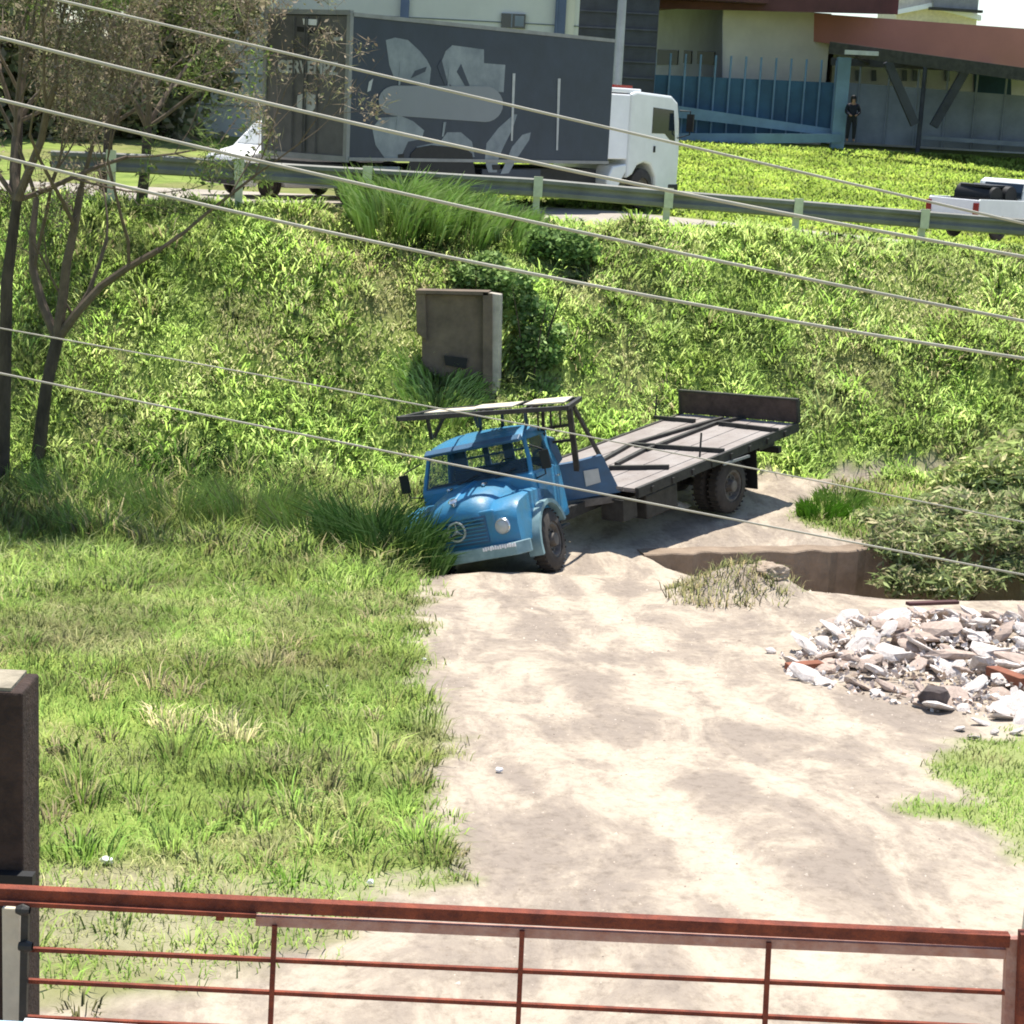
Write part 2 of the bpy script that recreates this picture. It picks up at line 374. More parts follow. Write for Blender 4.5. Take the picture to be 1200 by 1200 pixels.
# ------------------------------------------------------------------ grass and leaf clouds
def blades(P, h, w, lean, cols, droop=.5, seed=0, ang=None):
    r = np.random.default_rng(seed); n = len(P); a = r.uniform(0, 2*PI, n) if ang is None else ang
    dx, dy = np.cos(a), np.sin(a); b = r.uniform(0, 2*PI, n); sx, sy = np.cos(b), np.sin(b)
    w2 = (w/2); mid = P+np.stack([dx*lean*h*.35, dy*lean*h*.35, h*.6], -1)
    tip = P+np.stack([dx*lean*h, dy*lean*h, h*(1-droop*lean*.6)], -1)
    s = np.stack([sx*w2, sy*w2, 0*w2], -1)
    V = np.stack([P-s, P+s, mid+s*.85, mid-s*.85, tip], 1).reshape(-1, 3)
    k = np.arange(n)*5
    Fq = np.stack([k, k+1, k+2, k+3, k+3, k+2, k+4], 1).ravel(); sizes = np.tile([4, 3], n)
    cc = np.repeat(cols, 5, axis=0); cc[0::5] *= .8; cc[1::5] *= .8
    return V, Fq, sizes, cc
def vary(part, lo=.78, hi=1.28, sc=.9, seed=44):        # patches of paler and deeper growth
    V, Fq, Sz, cc = part; f = fbm(V[:, 0], V[:, 1], sc, seed, 3); k = lo+(hi-lo)*sst(.3, .7, f)
    cc = cc*k[:, None]; y = sst(.5, .7, fbm(V[:, 0], V[:, 1], sc*.6, seed+9, 3))[:, None]; cc = cc*(1+y*np.array([.10, .03, .06]))
    return V, Fq, Sz, np.clip(cc, .005, .85)
def joinb(parts):
    V = []; Fq = []; Sz = []; Cc = []; k = 0
    for v, f, s, c in parts: V.append(v); Fq.append(f+k); Sz.append(s); Cc.append(c); k += len(v)
    return np.vstack(V), np.concatenate(Fq), np.concatenate(Sz), np.vstack(Cc)
def palette(n, cs, r, var=.18):
    cs = np.array(cs); c = cs[r.integers(0, len(cs), n)]; return np.clip(c*(1+r.normal(0, var, (n, 1))), .005, .9)
GREEN = [(.185, .295, .06), (.225, .335, .075), (.15, .255, .05), (.27, .36, .095), (.235, .31, .08)]
OLIVE = [(.24, .27, .11), (.31, .31, .14), (.2, .23, .08), (.38, .35, .19)]
DEEP = [(.08, .17, .02), (.12, .22, .03), (.06, .12, .015)]
def vis(X, Y, mg=1.5): return (np.abs(X) < .285*Y+mg)
def scatter(n, x0, x1, y0, y1, seed):
    r = np.random.default_rng(seed); X = r.uniform(x0, x1, n); Y = r.uniform(y0, y1, n); return X, Y, r
parts = []
# lawn on the left and the loose patches on the right
X, Y, r = scatter(560000, -10.5, 9, 9.5, 35, 11)
k = vis(X, Y) & (Y < toeY(X)+.3) & (r.uniform(0, 1, len(X)) > dirtmask(X, Y)*1.02+.0) ; X, Y = X[k], Y[k]
pn = fbm(X, Y, .45, 60, 3); tall = sst(26.5, 29.5, Y)*sst(-.5, -2.5, X)
k = r.uniform(0, 1, len(X)) < .6+1.2*(pn-.3); X, Y, pn, tall = X[k], Y[k], pn[k], tall[k]
n = len(X); hh = r.uniform(.05, .15, n)*(.7+.9*pn)*(1+1.5*tall)*np.where(X > 2, .7, 1)*(.75+.4*sst(11, 24, Y))
cc = palette(n, GREEN, r); ol = palette(n, OLIVE, r); f = (sst(.5, .68, fbm(X, Y, .6, 91, 3))*.8)[:, None]; cc = cc*(1-f)+ol*f
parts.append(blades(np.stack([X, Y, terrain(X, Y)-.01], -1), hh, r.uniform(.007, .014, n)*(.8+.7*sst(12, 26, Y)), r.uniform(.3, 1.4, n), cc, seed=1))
# tufts on the lawn
def tufts(nc, x0, x1, y0, y1, seed, hr, nb, pal, test, wr=(.008, .017), spread=.12, lean=(.2, 1.1)):
    X, Y, r = scatter(nc, x0, x1, y0, y1, seed); k = test(X, Y, r); X, Y = X[k], Y[k]; n = len(X)
    if n == 0: return None
    sz = r.uniform(.6, 1.4, n); BX = np.repeat(X, nb); BY = np.repeat(Y, nb); sz_ = np.repeat(sz, nb); m = len(BX)
    a = r.uniform(0, 2*PI, m); rr = spread*sz_*np.sqrt(r.uniform(0, 1, m)); BX = BX+np.cos(a)*rr; BY = BY+np.sin(a)*rr
    base = palette(n, pal, r, .2); cc = np.repeat(base, nb, axis=0)*(1+r.normal(0, .1, (m, 1)))
    return blades(np.stack([BX, BY, terrain(BX, BY)-.02], -1), r.uniform(hr[0], hr[1], m)*sz_, r.uniform(*wr, m), r.uniform(*lean, m), np.clip(cc, .01, .8), seed=seed, ang=a)
parts.append(tufts(1300, -9, 0, 10, 32, 21, (.12, .28), 34, GREEN+OLIVE, lambda X, Y, r: vis(X, Y) & (dirtmask(X, Y) < .35)))
parts.append(tufts(200, -9, 0, 10, 32, 22, (.1, .24), 30, DEEP+GREEN, lambda X, Y, r: vis(X, Y) & (dirtmask(X, Y) < .5)))
parts.append(tufts(260, -9, 0, 9, 15, 23, (.06, .14), 26, OLIVE+GREEN, lambda X, Y, r: vis(X, Y) & (dirtmask(X, Y) < .85)))
# tall grass below the embankment
parts.append(tufts(1500, -11, -.9, 26.8, 33, 24, (.2, .62), 26, GREEN+OLIVE+[(.2, .27, .08)], lambda X, Y, r: vis(X, Y) & (Y > 28+fbm(X, Y, .5, 3, 2)*2-1.2) & (Y < toeY(X)+.6) & (dirtmask(X, Y) < .15), wr=(.02, .04), spread=.22, lean=(.15, .8)))
def stuff(name, parts, m='grass', label=None, cat=None, kind='stuff'):
    V, Fq, Sz, Cc = vary(joinb([p for p in parts if p is not None])); me = fast_mesh(name, V, Fq, Sz, M[m], Cc)
    o = bpy.data.objects.new(name, me); C.objects.link(o)
    if kind: o['kind'] = kind
    return tag(o, label, cat)
parts.append(tufts(1100, -10, -1.6, 22.5, 29.5, 26, (.18, .42), 30, GREEN+OLIVE[:1], lambda X, Y, r: vis(X, Y) & (dirtmask(X, Y) < .15) & (Y > 23.5+fbm(X, Y, .45, 33, 3)*7-2.2), wr=(.014, .026), spread=.2, lean=(.2, 1.2)))
TREE_SHADE = poly_px([(150, 548), (230, 535), (330, 560), (335, 596), (240, 600), (150, 585)])  # tree shade on the grass, painted in as darker tufts
parts.append(tufts(900, -8, -2, 27, 34, 25, (.2, .5), 30, [(.04, .10, .015), (.06, .13, .02), (.03, .07, .01)], lambda X, Y, r: sdist(X, Y, TREE_SHADE) > -.1, wr=(.02, .04), spread=.2))
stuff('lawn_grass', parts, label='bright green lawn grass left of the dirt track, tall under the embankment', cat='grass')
# embankment
parts = []
slope_t = lambda X, Y, r: vis(X, Y, 2) & (Y > toeY(X)-.2) & (Y < crestY(X)+.9) & (dirtmask(X, Y) < .3)
X, Y, r = scatter(210000, -13, 15, 30, 44.5, 31); k = slope_t(X, Y, r); X, Y = X[k], Y[k]; n = len(X)
SG = [(.32, .49, .10), (.37, .54, .13), (.27, .44, .08), (.44, .58, .19), (.38, .51, .15)]
cc = palette(n, SG, r); ol = palette(n, [(.42, .44, .21), (.5, .46, .27), (.36, .39, .17)], r); pa = fbm(X, Y, .45, 92, 3)+.35*np.exp(-(((X+2)/3.5)**2+((Y-36.5)/2)**2)); f = (sst(.5, .66, pa)*.85)[:, None]; cc = cc*(1-f)+ol*f
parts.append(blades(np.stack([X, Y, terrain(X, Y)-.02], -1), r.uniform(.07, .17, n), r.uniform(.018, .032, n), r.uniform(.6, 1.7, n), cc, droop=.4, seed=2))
parts.append(tufts(3800, -13, 15, 30, 44, 32, (.12, .32), 30, SG, lambda X, Y, r: slope_t(X, Y, r) & (fbm(X, Y, .8, 55, 2) > .4), wr=(.022, .042), spread=.26, lean=(.5, 1.7)))
parts.append(tufts(1300, -13, 15, 30, 44, 33, (.12, .3), 24, OLIVE+SG, lambda X, Y, r: slope_t(X, Y, r) & (fbm(X, Y, .8, 56, 2) > .5), wr=(.02, .04), spread=.25, lean=(.4, 1.5)))
parts.append(tufts(500, -13, 15, 30, 44, 34, (.15, .3), 26, DEEP+GREEN[:2], lambda X, Y, r: slope_t(X, Y, r) & (fbm(X, Y, .9, 57, 2) > .58), wr=(.025, .05), spread=.25, lean=(.5, 1.5)))
stuff('embankment_weeds', parts, label='lush lumpy green weeds covering the embankment below the guardrail', cat='weeds')
# far meadow behind the road
parts = []
X, Y, r = scatter(150000, -16, 24, 46, 78, 41); c = Y-crestY(X); k = vis(X, Y, 1) & (c > 8.7) & (Y < 74.5) & (X > -3); X, Y = X[k], Y[k]; n = len(X)
parts.append(blades(np.stack([X, Y, terrain(X, Y)-.01], -1), r.uniform(.06, .18, n), r.uniform(.04, .08, n), r.uniform(.3, 1.1, n), palette(n, [(.27, .40, .06), (.31, .44, .075), (.24, .37, .05), (.35, .45, .10)], r, .12), seed=3))
stuff('meadow_grass', parts, label='short yellow green meadow grass beyond the road', cat='grass')
# ragged grass on the ground behind the ditch wall, on the mound
parts = []
BR = poly_px([(940, 612), (985, 572), (1040, 556), (1290, 540), (1290, 640), (1060, 642)])
X, Y, r = scatter(60000, 3, 13, 29, 40, 42); sd = sdist(X, Y, BR)+(fbm(X, Y, 1.5, 12, 3)-.5)*1.2; k = (sd > 0) & vis(X, Y, 1.5) & (r.uniform(0, 1, len(X)) < .8*fbm(X, Y, 1.1, 14, 3)+.1); X, Y = X[k], Y[k]; n = len(X)
parts.append(blades(np.stack([X, Y, terrain(X, Y)-.01], -1), r.uniform(.06, .25, n), r.uniform(.015, .03, n), r.uniform(.3, 1.2, n), palette(n, OLIVE+[(.4, .33, .18)]+GREEN[:2], r), seed=4))
parts.append(tufts(230, 2.4, 4.6, 25.6, 27.6, 43, (.08, .22), 9, OLIVE+[(.4, .33, .18)], lambda X, Y, r: (np.hypot(X-3.2, Y-26.6) < 1.1) & (X < 3.6+r.uniform(-.3, 1, len(X))), wr=(.012, .02)))
stuff('dry_verge_grass', parts, label='dry olive grass straggling over the soil behind the ditch wall', cat='grass')

def leaf_cloud(n, blobs, size, pal, seed, flat=.3, var=.2, shell=.55, long=1.6):
    r = np.random.default_rng(seed); bl = np.array(blobs, float); vol = bl[:, 3]*bl[:, 4]*bl[:, 5]; k = r.choice(len(bl), n, p=vol/vol.sum()); b = bl[k]
    d = r.normal(0, 1, (n, 3)); d /= np.linalg.norm(d, axis=1)[:, None]; rad = (shell+(1-shell)*r.uniform(0, 1, n))[:, None]*(1+.12*r.normal(0, 1, (n, 1)))
    P = b[:, :3]+d*rad*b[:, 3:6]
    a = r.normal(0, 1, (n, 3)); a[:, 2] *= flat+.3; a /= np.linalg.norm(a, axis=1)[:, None]
    c = np.cross(a, r.normal(0, 1, (n, 3))); c /= np.linalg.norm(c, axis=1)[:, None]
    s = r.uniform(.6, 1.4, n)[:, None]*size
    V = np.stack([P-a*s*long*.5, P+c*s*.5, P+a*s*long*.5, P-c*s*.5], 1).reshape(-1, 3)
    cc = np.repeat(palette(n, pal, r, var)*(1+.25*(r.uniform(-1, 1, (len(bl), 1))[k])), 4, axis=0)
    return V, np.arange(4*n), np.full(n, 4), np.clip(cc, .005, .9)
def plant(name, label, cat, loc, crown_parts, stems, group=None, stemname='stem', crownname='foliage', cm='leaf'):
    loc = Vector(loc); th = thing(name, label, cat, loc, group)
    V, Fq, Sz, Cc = joinb(crown_parts); me = fast_mesh(crownname, V-np.array(loc), Fq, Sz, M[cm], Cc); o = bpy.data.objects.new(crownname, me); C.objects.link(o); o.parent = th
    if stems: stems.build(stemname, M['bark'], th, WORLD, smooth=True)
    return th
def clump(loc, n, h, w, pal, seed, spread, lean=(.1, .9)):
    r = np.random.default_rng(seed); a = r.uniform(0, 2*PI, n); rr = spread*np.sqrt(r.uniform(0, 1, n)); X = loc[0]+np.cos(a)*rr; Y = loc[1]+np.sin(a)*rr
    cc = palette(n, pal, r, .25)
    return blades(np.stack([X, Y, terrain(X, Y)-.03], -1), r.uniform(h*.45, h, n), r.uniform(w*.6, w*1.3, n), r.uniform(*lean, n), cc, seed=seed, ang=a)
def stems_at(loc, n, h, sp, seed, r0=.02):
    m = MB(); rr = random.Random(seed)
    for i in range(n):
        a = rr.uniform(0, 2*PI); b = Vector((loc[0]+math.cos(a)*sp*.3, loc[1]+math.sin(a)*sp*.3, 0)); b.z = float(terrain(b.x, b.y))-.1
        m.tube([b, b+Vector((math.cos(a)*sp*.4, math.sin(a)*sp*.4, h*.5)), b+Vector((math.cos(a)*sp*.9, math.sin(a)*sp*.9, h*.95))], [r0, r0*.7, r0*.3], 5)
    return m
def gz(x, y): return float(terrain(x, y))

# ================================================================== BLUE FLATBED TRUCK
def rig(par):
    X0, Y0, Z0, psi, th, r = par
    f = Vector((-math.sin(psi), -math.cos(psi), 0)); l = Vector((math.cos(psi), -math.sin(psi), 0))
    def fn(p):
        x, y, z = p[0], p[1], p[2]-.5
        y2 = y*math.cos(r)-z*math.sin(r); z2 = y*math.sin(r)+z*math.cos(r)+.5
        x3 = x*math.cos(th)+z2*math.sin(th); z3 = -x*math.sin(th)+z2*math.cos(th)
        return Vector((X0, Y0, Z0+z3))+f*x3+l*y2
    return fn
CAB = rig((-.298, 29.3, .10, .36, -.02, .285)); BED = rig((.085, 29.94, .02, .655, .11, .068))
T = thing('flatbed_truck', 'old blue round-nosed flatbed truck tilted nose down in the ditch beside the dirt track', 'truck', (.6, 31, .3))
def bp_(fn, px, py, z):         # pixel -> point on the plane z of a rig, world
    p0, p1, p2 = fn((0, 0, z)), fn((1, 0, z)), fn((0, 1, z)); return on_plane(px, py, p0, (p1-p0).cross(p2-p0))
# chassis
m = MB()
for y in (-.42, .42): m.box((-3.5, y, .88), (6.2, .08, .2))
for x in (-6.2, -4.2, -3, -1.8): m.box((x, 0, .88), (.1, .8, .14))
m.tube([(-4.83, -.9, .5), (-4.83, .9, .5)], .08); m.lathe((-4.83, -.2, .5), (0, 1, 0), [(0, .05), (.02, .17), (.2, .23), (.38, .17), (.4, .05)], 16)
m.tube([(-4.7, 0, .55), (-1.2, 0, .8)], .045)
for y in (-.5, .5): m.prism([(-5.4, y, .8), (-4.83, y, .62), (-4.2, y, .8), (-4.2, y, .86), (-4.83, y, .70), (-5.4, y, .86)], (0, .07, 0))
m.build('chassis', M['dark'], T, BED)
m = MB().box((-2.75, .85, .72), (.95, .5, .42)).tube([(-2.3, .85, .94), (-2.3, .85, 1.0)], .06)
m.build('fuel_tank', M['dark'], T, BED, bevel=.05)
m = MB().box((-1.9, .8, .78), (.4, .45, .35)).box((-1.9, .8, .97), (.44, .5, .03)); m.build('battery_box', M['dark'], T, BED)
m = MB()
for y in (-.42, .42): m.box((-.5, y, .80), (3.0, .08, .2))
m.tube([(0, -1, .5), (0, 1, .5)], .06); m.build('front_frame', M['dark'], T, CAB)
# deck
m = MB(); x0, x1 = -7.0, -1.78
npl = 9
for i in range(npl):
    w = 2.5/npl; y = -1.25+w*(i+.5); m.box(((x0+x1)/2, y, 1.16+.004*(i % 2)), (x1-x0, w-.012, .05))
m.box(((x0+x1)/2, 0, 1.118), (x1-x0-.02, 2.44, .012)); m.build('deck', M['bed'], T, BED)
m = MB()
for y in (-1.28, 1.28): m.box(((x0+x1)/2, y, 1.12), (x1-x0+.04, .07, .17))
for x in np.arange(x0+.3, x1, .62): m.box((x, 0, 1.055), (.08, 2.46, .13))
for x in np.arange(x0+.5, x1, .62):
    for y in (-1.325, 1.325): m.box((x, y, 1.1), (.07, .03, .1))
m.build('deck_frame', M['dark'], T, BED)
m = MB().box((-7.02, 0, 1.41), (.06, 2.62, .42)); m.build('tailboard', M['wood'], T, BED)
m = MB().box((-7.02, 0, 1.64), (.08, 2.64, .035)); 
for y in (-1.31, 1.31): m.box((-7.02, y, 1.41), (.085, .04, .42))
m.build('tailboard_trim', M['dark'], T, BED)
m = MB().box((-6.75, 0, .72), (.1, 2.1, .12)).box((-6.75, .5, .87), (.08, .1, .3)).box((-6.75, -.5, .87), (.08, .1, .3)).box((-6.5, .8, .9), (.55, .25, .2))
m.build('underrun_bar', M['dark'], T, BED)
# two long loading tracks and cross bars lying on the deck
def deck_bar(a, b, w=.07, h=.06):
    z = 1.19+h/2; A = bp_(BED, *a, z); B = bp_(BED, *b, z); return MB().bar(A, B, w, h)
for a, b in [((705, 540), (738, 521)), ((738, 521), (846, 490)), ((722, 544), (757, 526)), ((757, 527), (838, 496)), ((838, 496), (880, 487))]:
    deck_bar(a, b).build('loading_track', M['dark'], T, WORLD)
for a, b in [((767, 489), (814, 493)), ((843, 496), (911, 504)), ((744, 521), (848, 528)), ((714, 548), (784, 547)), ((744, 521), (766, 522))]:
    deck_bar(a, b, .09, .07).build('cross_bar', M['dark'], T, WORLD)
for q in ((768, 488), (820, 535)):
    A = bp_(BED, *q, 1.19); MB().tube([A, A+Vector((0, .02, .42))], .018, 6).build('side_stake', M['dark'], T, WORLD)
# wheels
def wheel(fn, y, x, out, name='wheel', R=.5, w=.27):
    m = MB(); s = out
    m.lathe((x, y, .5), (0, s, 0), [(-w/2, .29), (-w/2+.01, .42), (-w/2+.04, .475), (-w/2+.07, R), (w/2-.07, R), (w/2-.04, .475), (w/2-.01, .42), (w/2, .29), (-w/2, .29)], 30)
    for k in range(30):
        a = 2*PI*k/30; c = Vector((x+math.cos(a)*R, y, .5+math.sin(a)*R)); m.box(c, (.016, w*.8, .035), Matrix.Rotation(-a, 3, 'Y'))
    o = m.build('wheel', M['tyre'], T, fn, smooth=True)
    m = MB().lathe((x, y, .5), (0, s, 0), [(w/2-.02, .29), (w/2-.02, .25), (w/2-.09, .22), (w/2-.1, .12), (w/2+.02, .1), (w/2+.03, .04), (w/2+.03, 0)], 20)
    for k in range(8):
        a = 2*PI*k/8; c = Vector((x+math.cos(a)*.16, y+s*(w/2-.09), .5+math.sin(a)*.16)); m.tube([c, c+Vector((0, s*.04, 0))], .018, 6)
    m.build('rim', M['rim'], o, fn, smooth=True); return o
wheel(CAB, .98, 0, 1); wheel(CAB, -.98, 0, -1)
for y in (1.08, .76): wheel(BED, y, -4.83, 1)
for y in (-1.08, -.76): wheel(BED, y, -4.83, -1)
for y in (-.92, .92): MB().box((-5.62, y, .66), (.02, .62, .82)).build('mud_flap', M['black'], T, BED)
MB().bar((-4.35, 1.33, 1.02), (-5.2, 1.34, .98), .03, .045).build('side_marker_bar', M['steelpost'], T, BED)

# ---- cab
def arch(x, w, zt, zb, n=15, p=2.6, yc=0):      # superellipse arch section in the y-z plane
    r = []
    for i in range(n+1):
        a = PI*i/n; cx, sx = math.cos(a), math.sin(a)
        r.append((x, yc+w*math.copysign(abs(cx)**(2/p), cx), zb+(zt-zb)*abs(sx)**(2/p)))
    return r
# bonnet
m = MB().loft([arch(.02, .80, 1.62, .95), arch(.25, .78, 1.61, .95), arch(.6, .71, 1.57, .95), arch(.9, .63, 1.5, .95), arch(1.05, .57, 1.42, .96), arch(1.13, .5, 1.3, .98), arch(1.15, .44, 1.2, 1.0)])
m.build('bonnet', M['blue'], T, CAB, smooth=True)
MB().loft([arch(.1, .05, 1.645, 1.58, 8), arch(.6, .045, 1.605, 1.55, 8), arch(1.0, .04, 1.49, 1.43, 8), arch(1.1, .02, 1.41, 1.36, 8)]).build('bonnet_ridge', M['blue'], T, CAB, smooth=True)
MB().lathe((1.09, 0, 1.44), (0.35, 0, 1), [(-.05, .05), (.02, .075), (.05, .05), (.055, 0)], 14).build('bonnet_badge', M['chrome'], T, CAB, smooth=True)
for sx_ in (-1, 1):
    MB().tube([(.35, .3*sx_, 1.595), (.5, .3*sx_, 1.59), (.52, .3*sx_, 1.60)], [.02, .03, .01], 6).build('washer_nozzle', M['chrome'], T, CAB)
# fenders with wheel arch
for s_ in (-1, 1):
    pts = [(1.02, .60), (1.12, .66), (1.14, 1.0), (1.08, 1.2), (.9, 1.32), (.45, 1.39), (0, 1.38), (-.4, 1.3), (-.62, 1.15), (-.7, .9), (-.7, .78)]
    for k in range(9):
        a = math.radians(165-k*18.5); pts.append((.60*math.cos(a), .5+.62*math.sin(a)))
    ya, yb = .56*s_, 1.0*s_
    m = MB(); k = len(pts)
    v = [(x, ya, z) for x, z in pts]+[(x, yb-.07*s_, z) for x, z in pts]+[(x*.975, yb, .5+(z-.5)*.955) for x, z in pts]
    f = [tuple(range(k)), tuple(reversed(range(2*k, 3*k)))]
    for q in range(2):
        for i in range(k): j = (i+1) % k; f.append((q*k+i, q*k+j, (q+1)*k+j, (q+1)*k+i))
    m.add(v, f); fe = m.build('fender', M['blue'], T, CAB, smooth=True)
    # pale mudguard lip round the arch
    m = MB(); sec = []
    for kk in range(11):
        a = math.radians(-12+kk*17); c, sn = math.cos(a), math.sin(a)
        sec.append([(r_*c, y_, .5+r_*sn) for r_, y_ in ((.60, .9*s_), (.67, .9*s_), (.66, 1.13*s_), (.59, 1.13*s_))])
    m.loft(sec).build('mudguard', M['palebumper'], T, CAB, smooth=True)
    # headlight
    hl = MB().lathe((1.12, .76*s_, .96), (1, 0, 0), [(-.05, .13), (.03, .13), (.05, .115), (.03, .1)], 22).build('headlight', M['chrome'], T, CAB, smooth=True)
    MB().lathe((1.12, .76*s_, .96), (1, 0, 0), [(.025, .105), (.05, .085), (.065, .04), (.07, 0)], 22).build('lamp_glass', M['lens'], hl, CAB, smooth=True)
# front panel and grille
MB().box((1.08, 0, .93), (.1, 1.3, .62)).build('front_panel', M['blue'], T, CAB, bevel=.03)
gr = MB().box((1.135, 0, .96), (.03, 1.0, .42))
gr = gr.build('grille', M['bluedark'], T, CAB)
m = MB()
for i in range(7): m.box((1.155, 0, .79+.056*i), (.02, .96, .016))
m.build('grille_slats', M['blue'], gr, CAB)
# emblem: ring with three-pointed star
m = MB(); ex, ez = 1.185, .99; sec = []
for k in range(33):
    a = 2*PI*k/32; sec.append([(ex+dx, math.cos(a)*(.145+dr), ez+math.sin(a)*(.145+dr)) for dx, dr in ((-.012, -.014), (.012, -.014), (.012, .014), (-.012, .014))])
m.loft(sec, caps=False)
for k in range(3):
    a = PI/2+2*PI*k/3; d = Vector((0, math.cos(a), math.sin(a))); n_ = Vector((0, -math.sin(a), math.cos(a))); c = Vector((ex, 0, ez))
    m.add([c-n_*.028, c+n_*.028, c+d*.135, c+Vector((.02, 0, 0)), c-Vector((.01, 0, 0))], [(0, 2, 3), (1, 3, 2), (0, 4, 2), (1, 2, 4), (0, 3, 1), (0, 1, 4)])
m.build('star_emblem', M['lens'], T, CAB)
# bumper
bu = MB().loft([[(1.05, -1.12, z) for z in (.5, .7)]+[(1.0, -1.12, .7), (1.0, -1.12, .5)], [(1.24, -.95, .5), (1.24, -.95, .7), (1.16, -.95, .7), (1.16, -.95, .5)], [(1.27, 0, .5), (1.27, 0, .7), (1.19, 0, .7), (1.19, 0, .5)], [(1.24, .95, .5), (1.24, .95, .7), (1.16, .95, .7), (1.16, .95, .5)], [(1.05, 1.12, .5), (1.05, 1.12, .7), (1.0, 1.12, .7), (1.0, 1.12, .5)]])
bu = bu.build('bumper', M['palebumper'], T, CAB, bevel=.015)
m = MB(); xx = .42
for k in range(14):
    w_ = .028; m.box((1.262-.02*(xx-.4), xx, .66+.004*(k % 3)), (.015, w_, .05+.012*(k % 2))); xx += .04
m.build('white_lettering', M['whitebright'], bu, CAB)
# cab lower body, doors, greenhouse
MB().prism([(.06, -.98, .72), (.06, -.98, 1.6), (.0, -.98, 1.63), (-1.22, -.98, 1.6), (-1.25, -.98, .72)], (0, 1.96, 0)).build('cab_body', M['blue'], T, CAB, bevel=.05)
for s_ in (-1, 1):
    d = MB().prism([(-.08, .982*s_, .8), (-.06, .982*s_, 1.58), (-1.02, .982*s_, 1.58), (-1.05, .982*s_, .8)], (0, .018*s_, 0)).build('door', M['blue'], T, CAB, bevel=.006)
    MB().box((-.93, 1.02*s_, 1.42), (.13, .03, .03)).build('handle', M['chrome'], d, CAB)
    # side window and quarter light
    MB().add([(-.10, .955*s_, 1.61), (-.98, .955*s_, 1.61), (-.95, .86*s_, 2.12), (-.27, .86*s_, 2.12)], [(0, 1, 2, 3)]).build('side_window', M['glass'], T, CAB)
    MB().tube([(-.0, .94*s_, 1.58), (-.13, .9*s_, 1.85), (-.24, .84*s_, 2.16)], .04, 8).build('windscreen_pillar', M['blue'], T, CAB, smooth=True)
    MB().loft([[(-1.0, .97*s_, 1.58), (-1.24, .97*s_, 1.58), (-1.24, .9*s_, 1.58), (-1.0, .9*s_, 1.58)], [(-.97, .85*s_, 2.17), (-1.2, .85*s_, 2.17), (-1.2, .8*s_, 2.17), (-.97, .8*s_, 2.17)]]).build('rear_pillar', M['blue'], T, CAB, bevel=.02)
    mr = MB().tube([(-.05, 1.0*s_, 1.5), (.05, 1.2*s_, 1.55), (.05, 1.22*s_, 1.95), (-.08, .95*s_, 2.05)], .013, 6).build('mirror_arm', M['black'], T, CAB)
    MB().box((.05, 1.24*s_, 1.78), (.03, .16, .3)).build('mirror', M['black'], mr, CAB, bevel=.01)
# rear cab wall with three window openings
m = MB()
yb_ = [(-.86, -.62), (-.62, -.30), (-.30, -.2), (-.2, .06), (.06, .24), (.24, .55), (.55, .86)]
for i, (a, b) in enumerate(yb_):
    if i in (1, 3, 5): m.box((-1.19, (a+b)/2, 1.67), (.04, b-a, .2)); m.box((-1.19, (a+b)/2, 2.13), (.04, b-a, .12)); m.box((-1.19, (a+b)/2, 1.93), (.04, b-a, .035))
    else: m.box((-1.19, (a+b)/2, 1.88), (.04, b-a, .62))
m.build('rear_wall', M['bluedark'], T, CAB)
# roof, domed
m = MB(); secs = []
for x, w, zt in ((-.12, .80, 2.2), (-.2, .86, 2.25), (-.4, .9, 2.33), (-.75, .91, 2.37), (-1.05, .9, 2.34), (-1.2, .87, 2.27), (-1.25, .84, 2.2)):
    a = arch(x, w, zt, 2.13, 14, 2.8); secs.append(a)
m.loft(secs).build('roof', M['blue'], T, CAB, smooth=True)
MB().prism([(-.05, -.84, 2.12), (.0, -.84, 2.17), (-.14, -.84, 2.24), (-.2, -.84, 2.17)], (0, 1.68, 0)).build('windscreen_header', M['bluedark'], T, CAB, bevel=.015)
MB().add([(.03, -.9, 1.61), (.03, .9, 1.61), (-.22, .82, 2.17), (-.22, -.82, 2.17)], [(0, 1, 2, 3)]).build('windscreen', M['glass'], T, CAB)
for y_ in (-.3, .35): MB().tube([(.08, y_, 1.62), (.02, y_+.35, 1.72)], .01, 5).build('wiper', M['black'], T, CAB)
MB().box((-.15, 0, 1.6), (.3, 1.7, .1)).build('dashboard', M['black'], T, CAB, bevel=.03)
MB().box((-1.0, 0, 1.45), (.16, 1.6, .62)).build('seat', M['seat'], T, CAB, bevel=.04)
m = MB(); sec = []
for k in range(25):
    a = 2*PI*k/24; c = Vector((-.42, .45, 1.68))+Vector((.35*math.sin(a)*.21, math.cos(a)*.21, math.sin(a)*.19)); sec.append([c+Vector((.012, 0, 0)), c+Vector((0, 0, .014)), c-Vector((.012, 0, 0)), c-Vector((0, 0, .014))])
m.loft(sec, caps=False).tube([(-.42, .45, 1.68), (-.3, .45, 1.5)], .025); m.build('steering_wheel', M['black'], T, CAB)
MB().box((-.55, 1.03, .62), (.45, .16, .04)).bar((-.35, 1.0, .62), (-.3, .98, .85), .03).build('step', M['dark'], T, CAB)
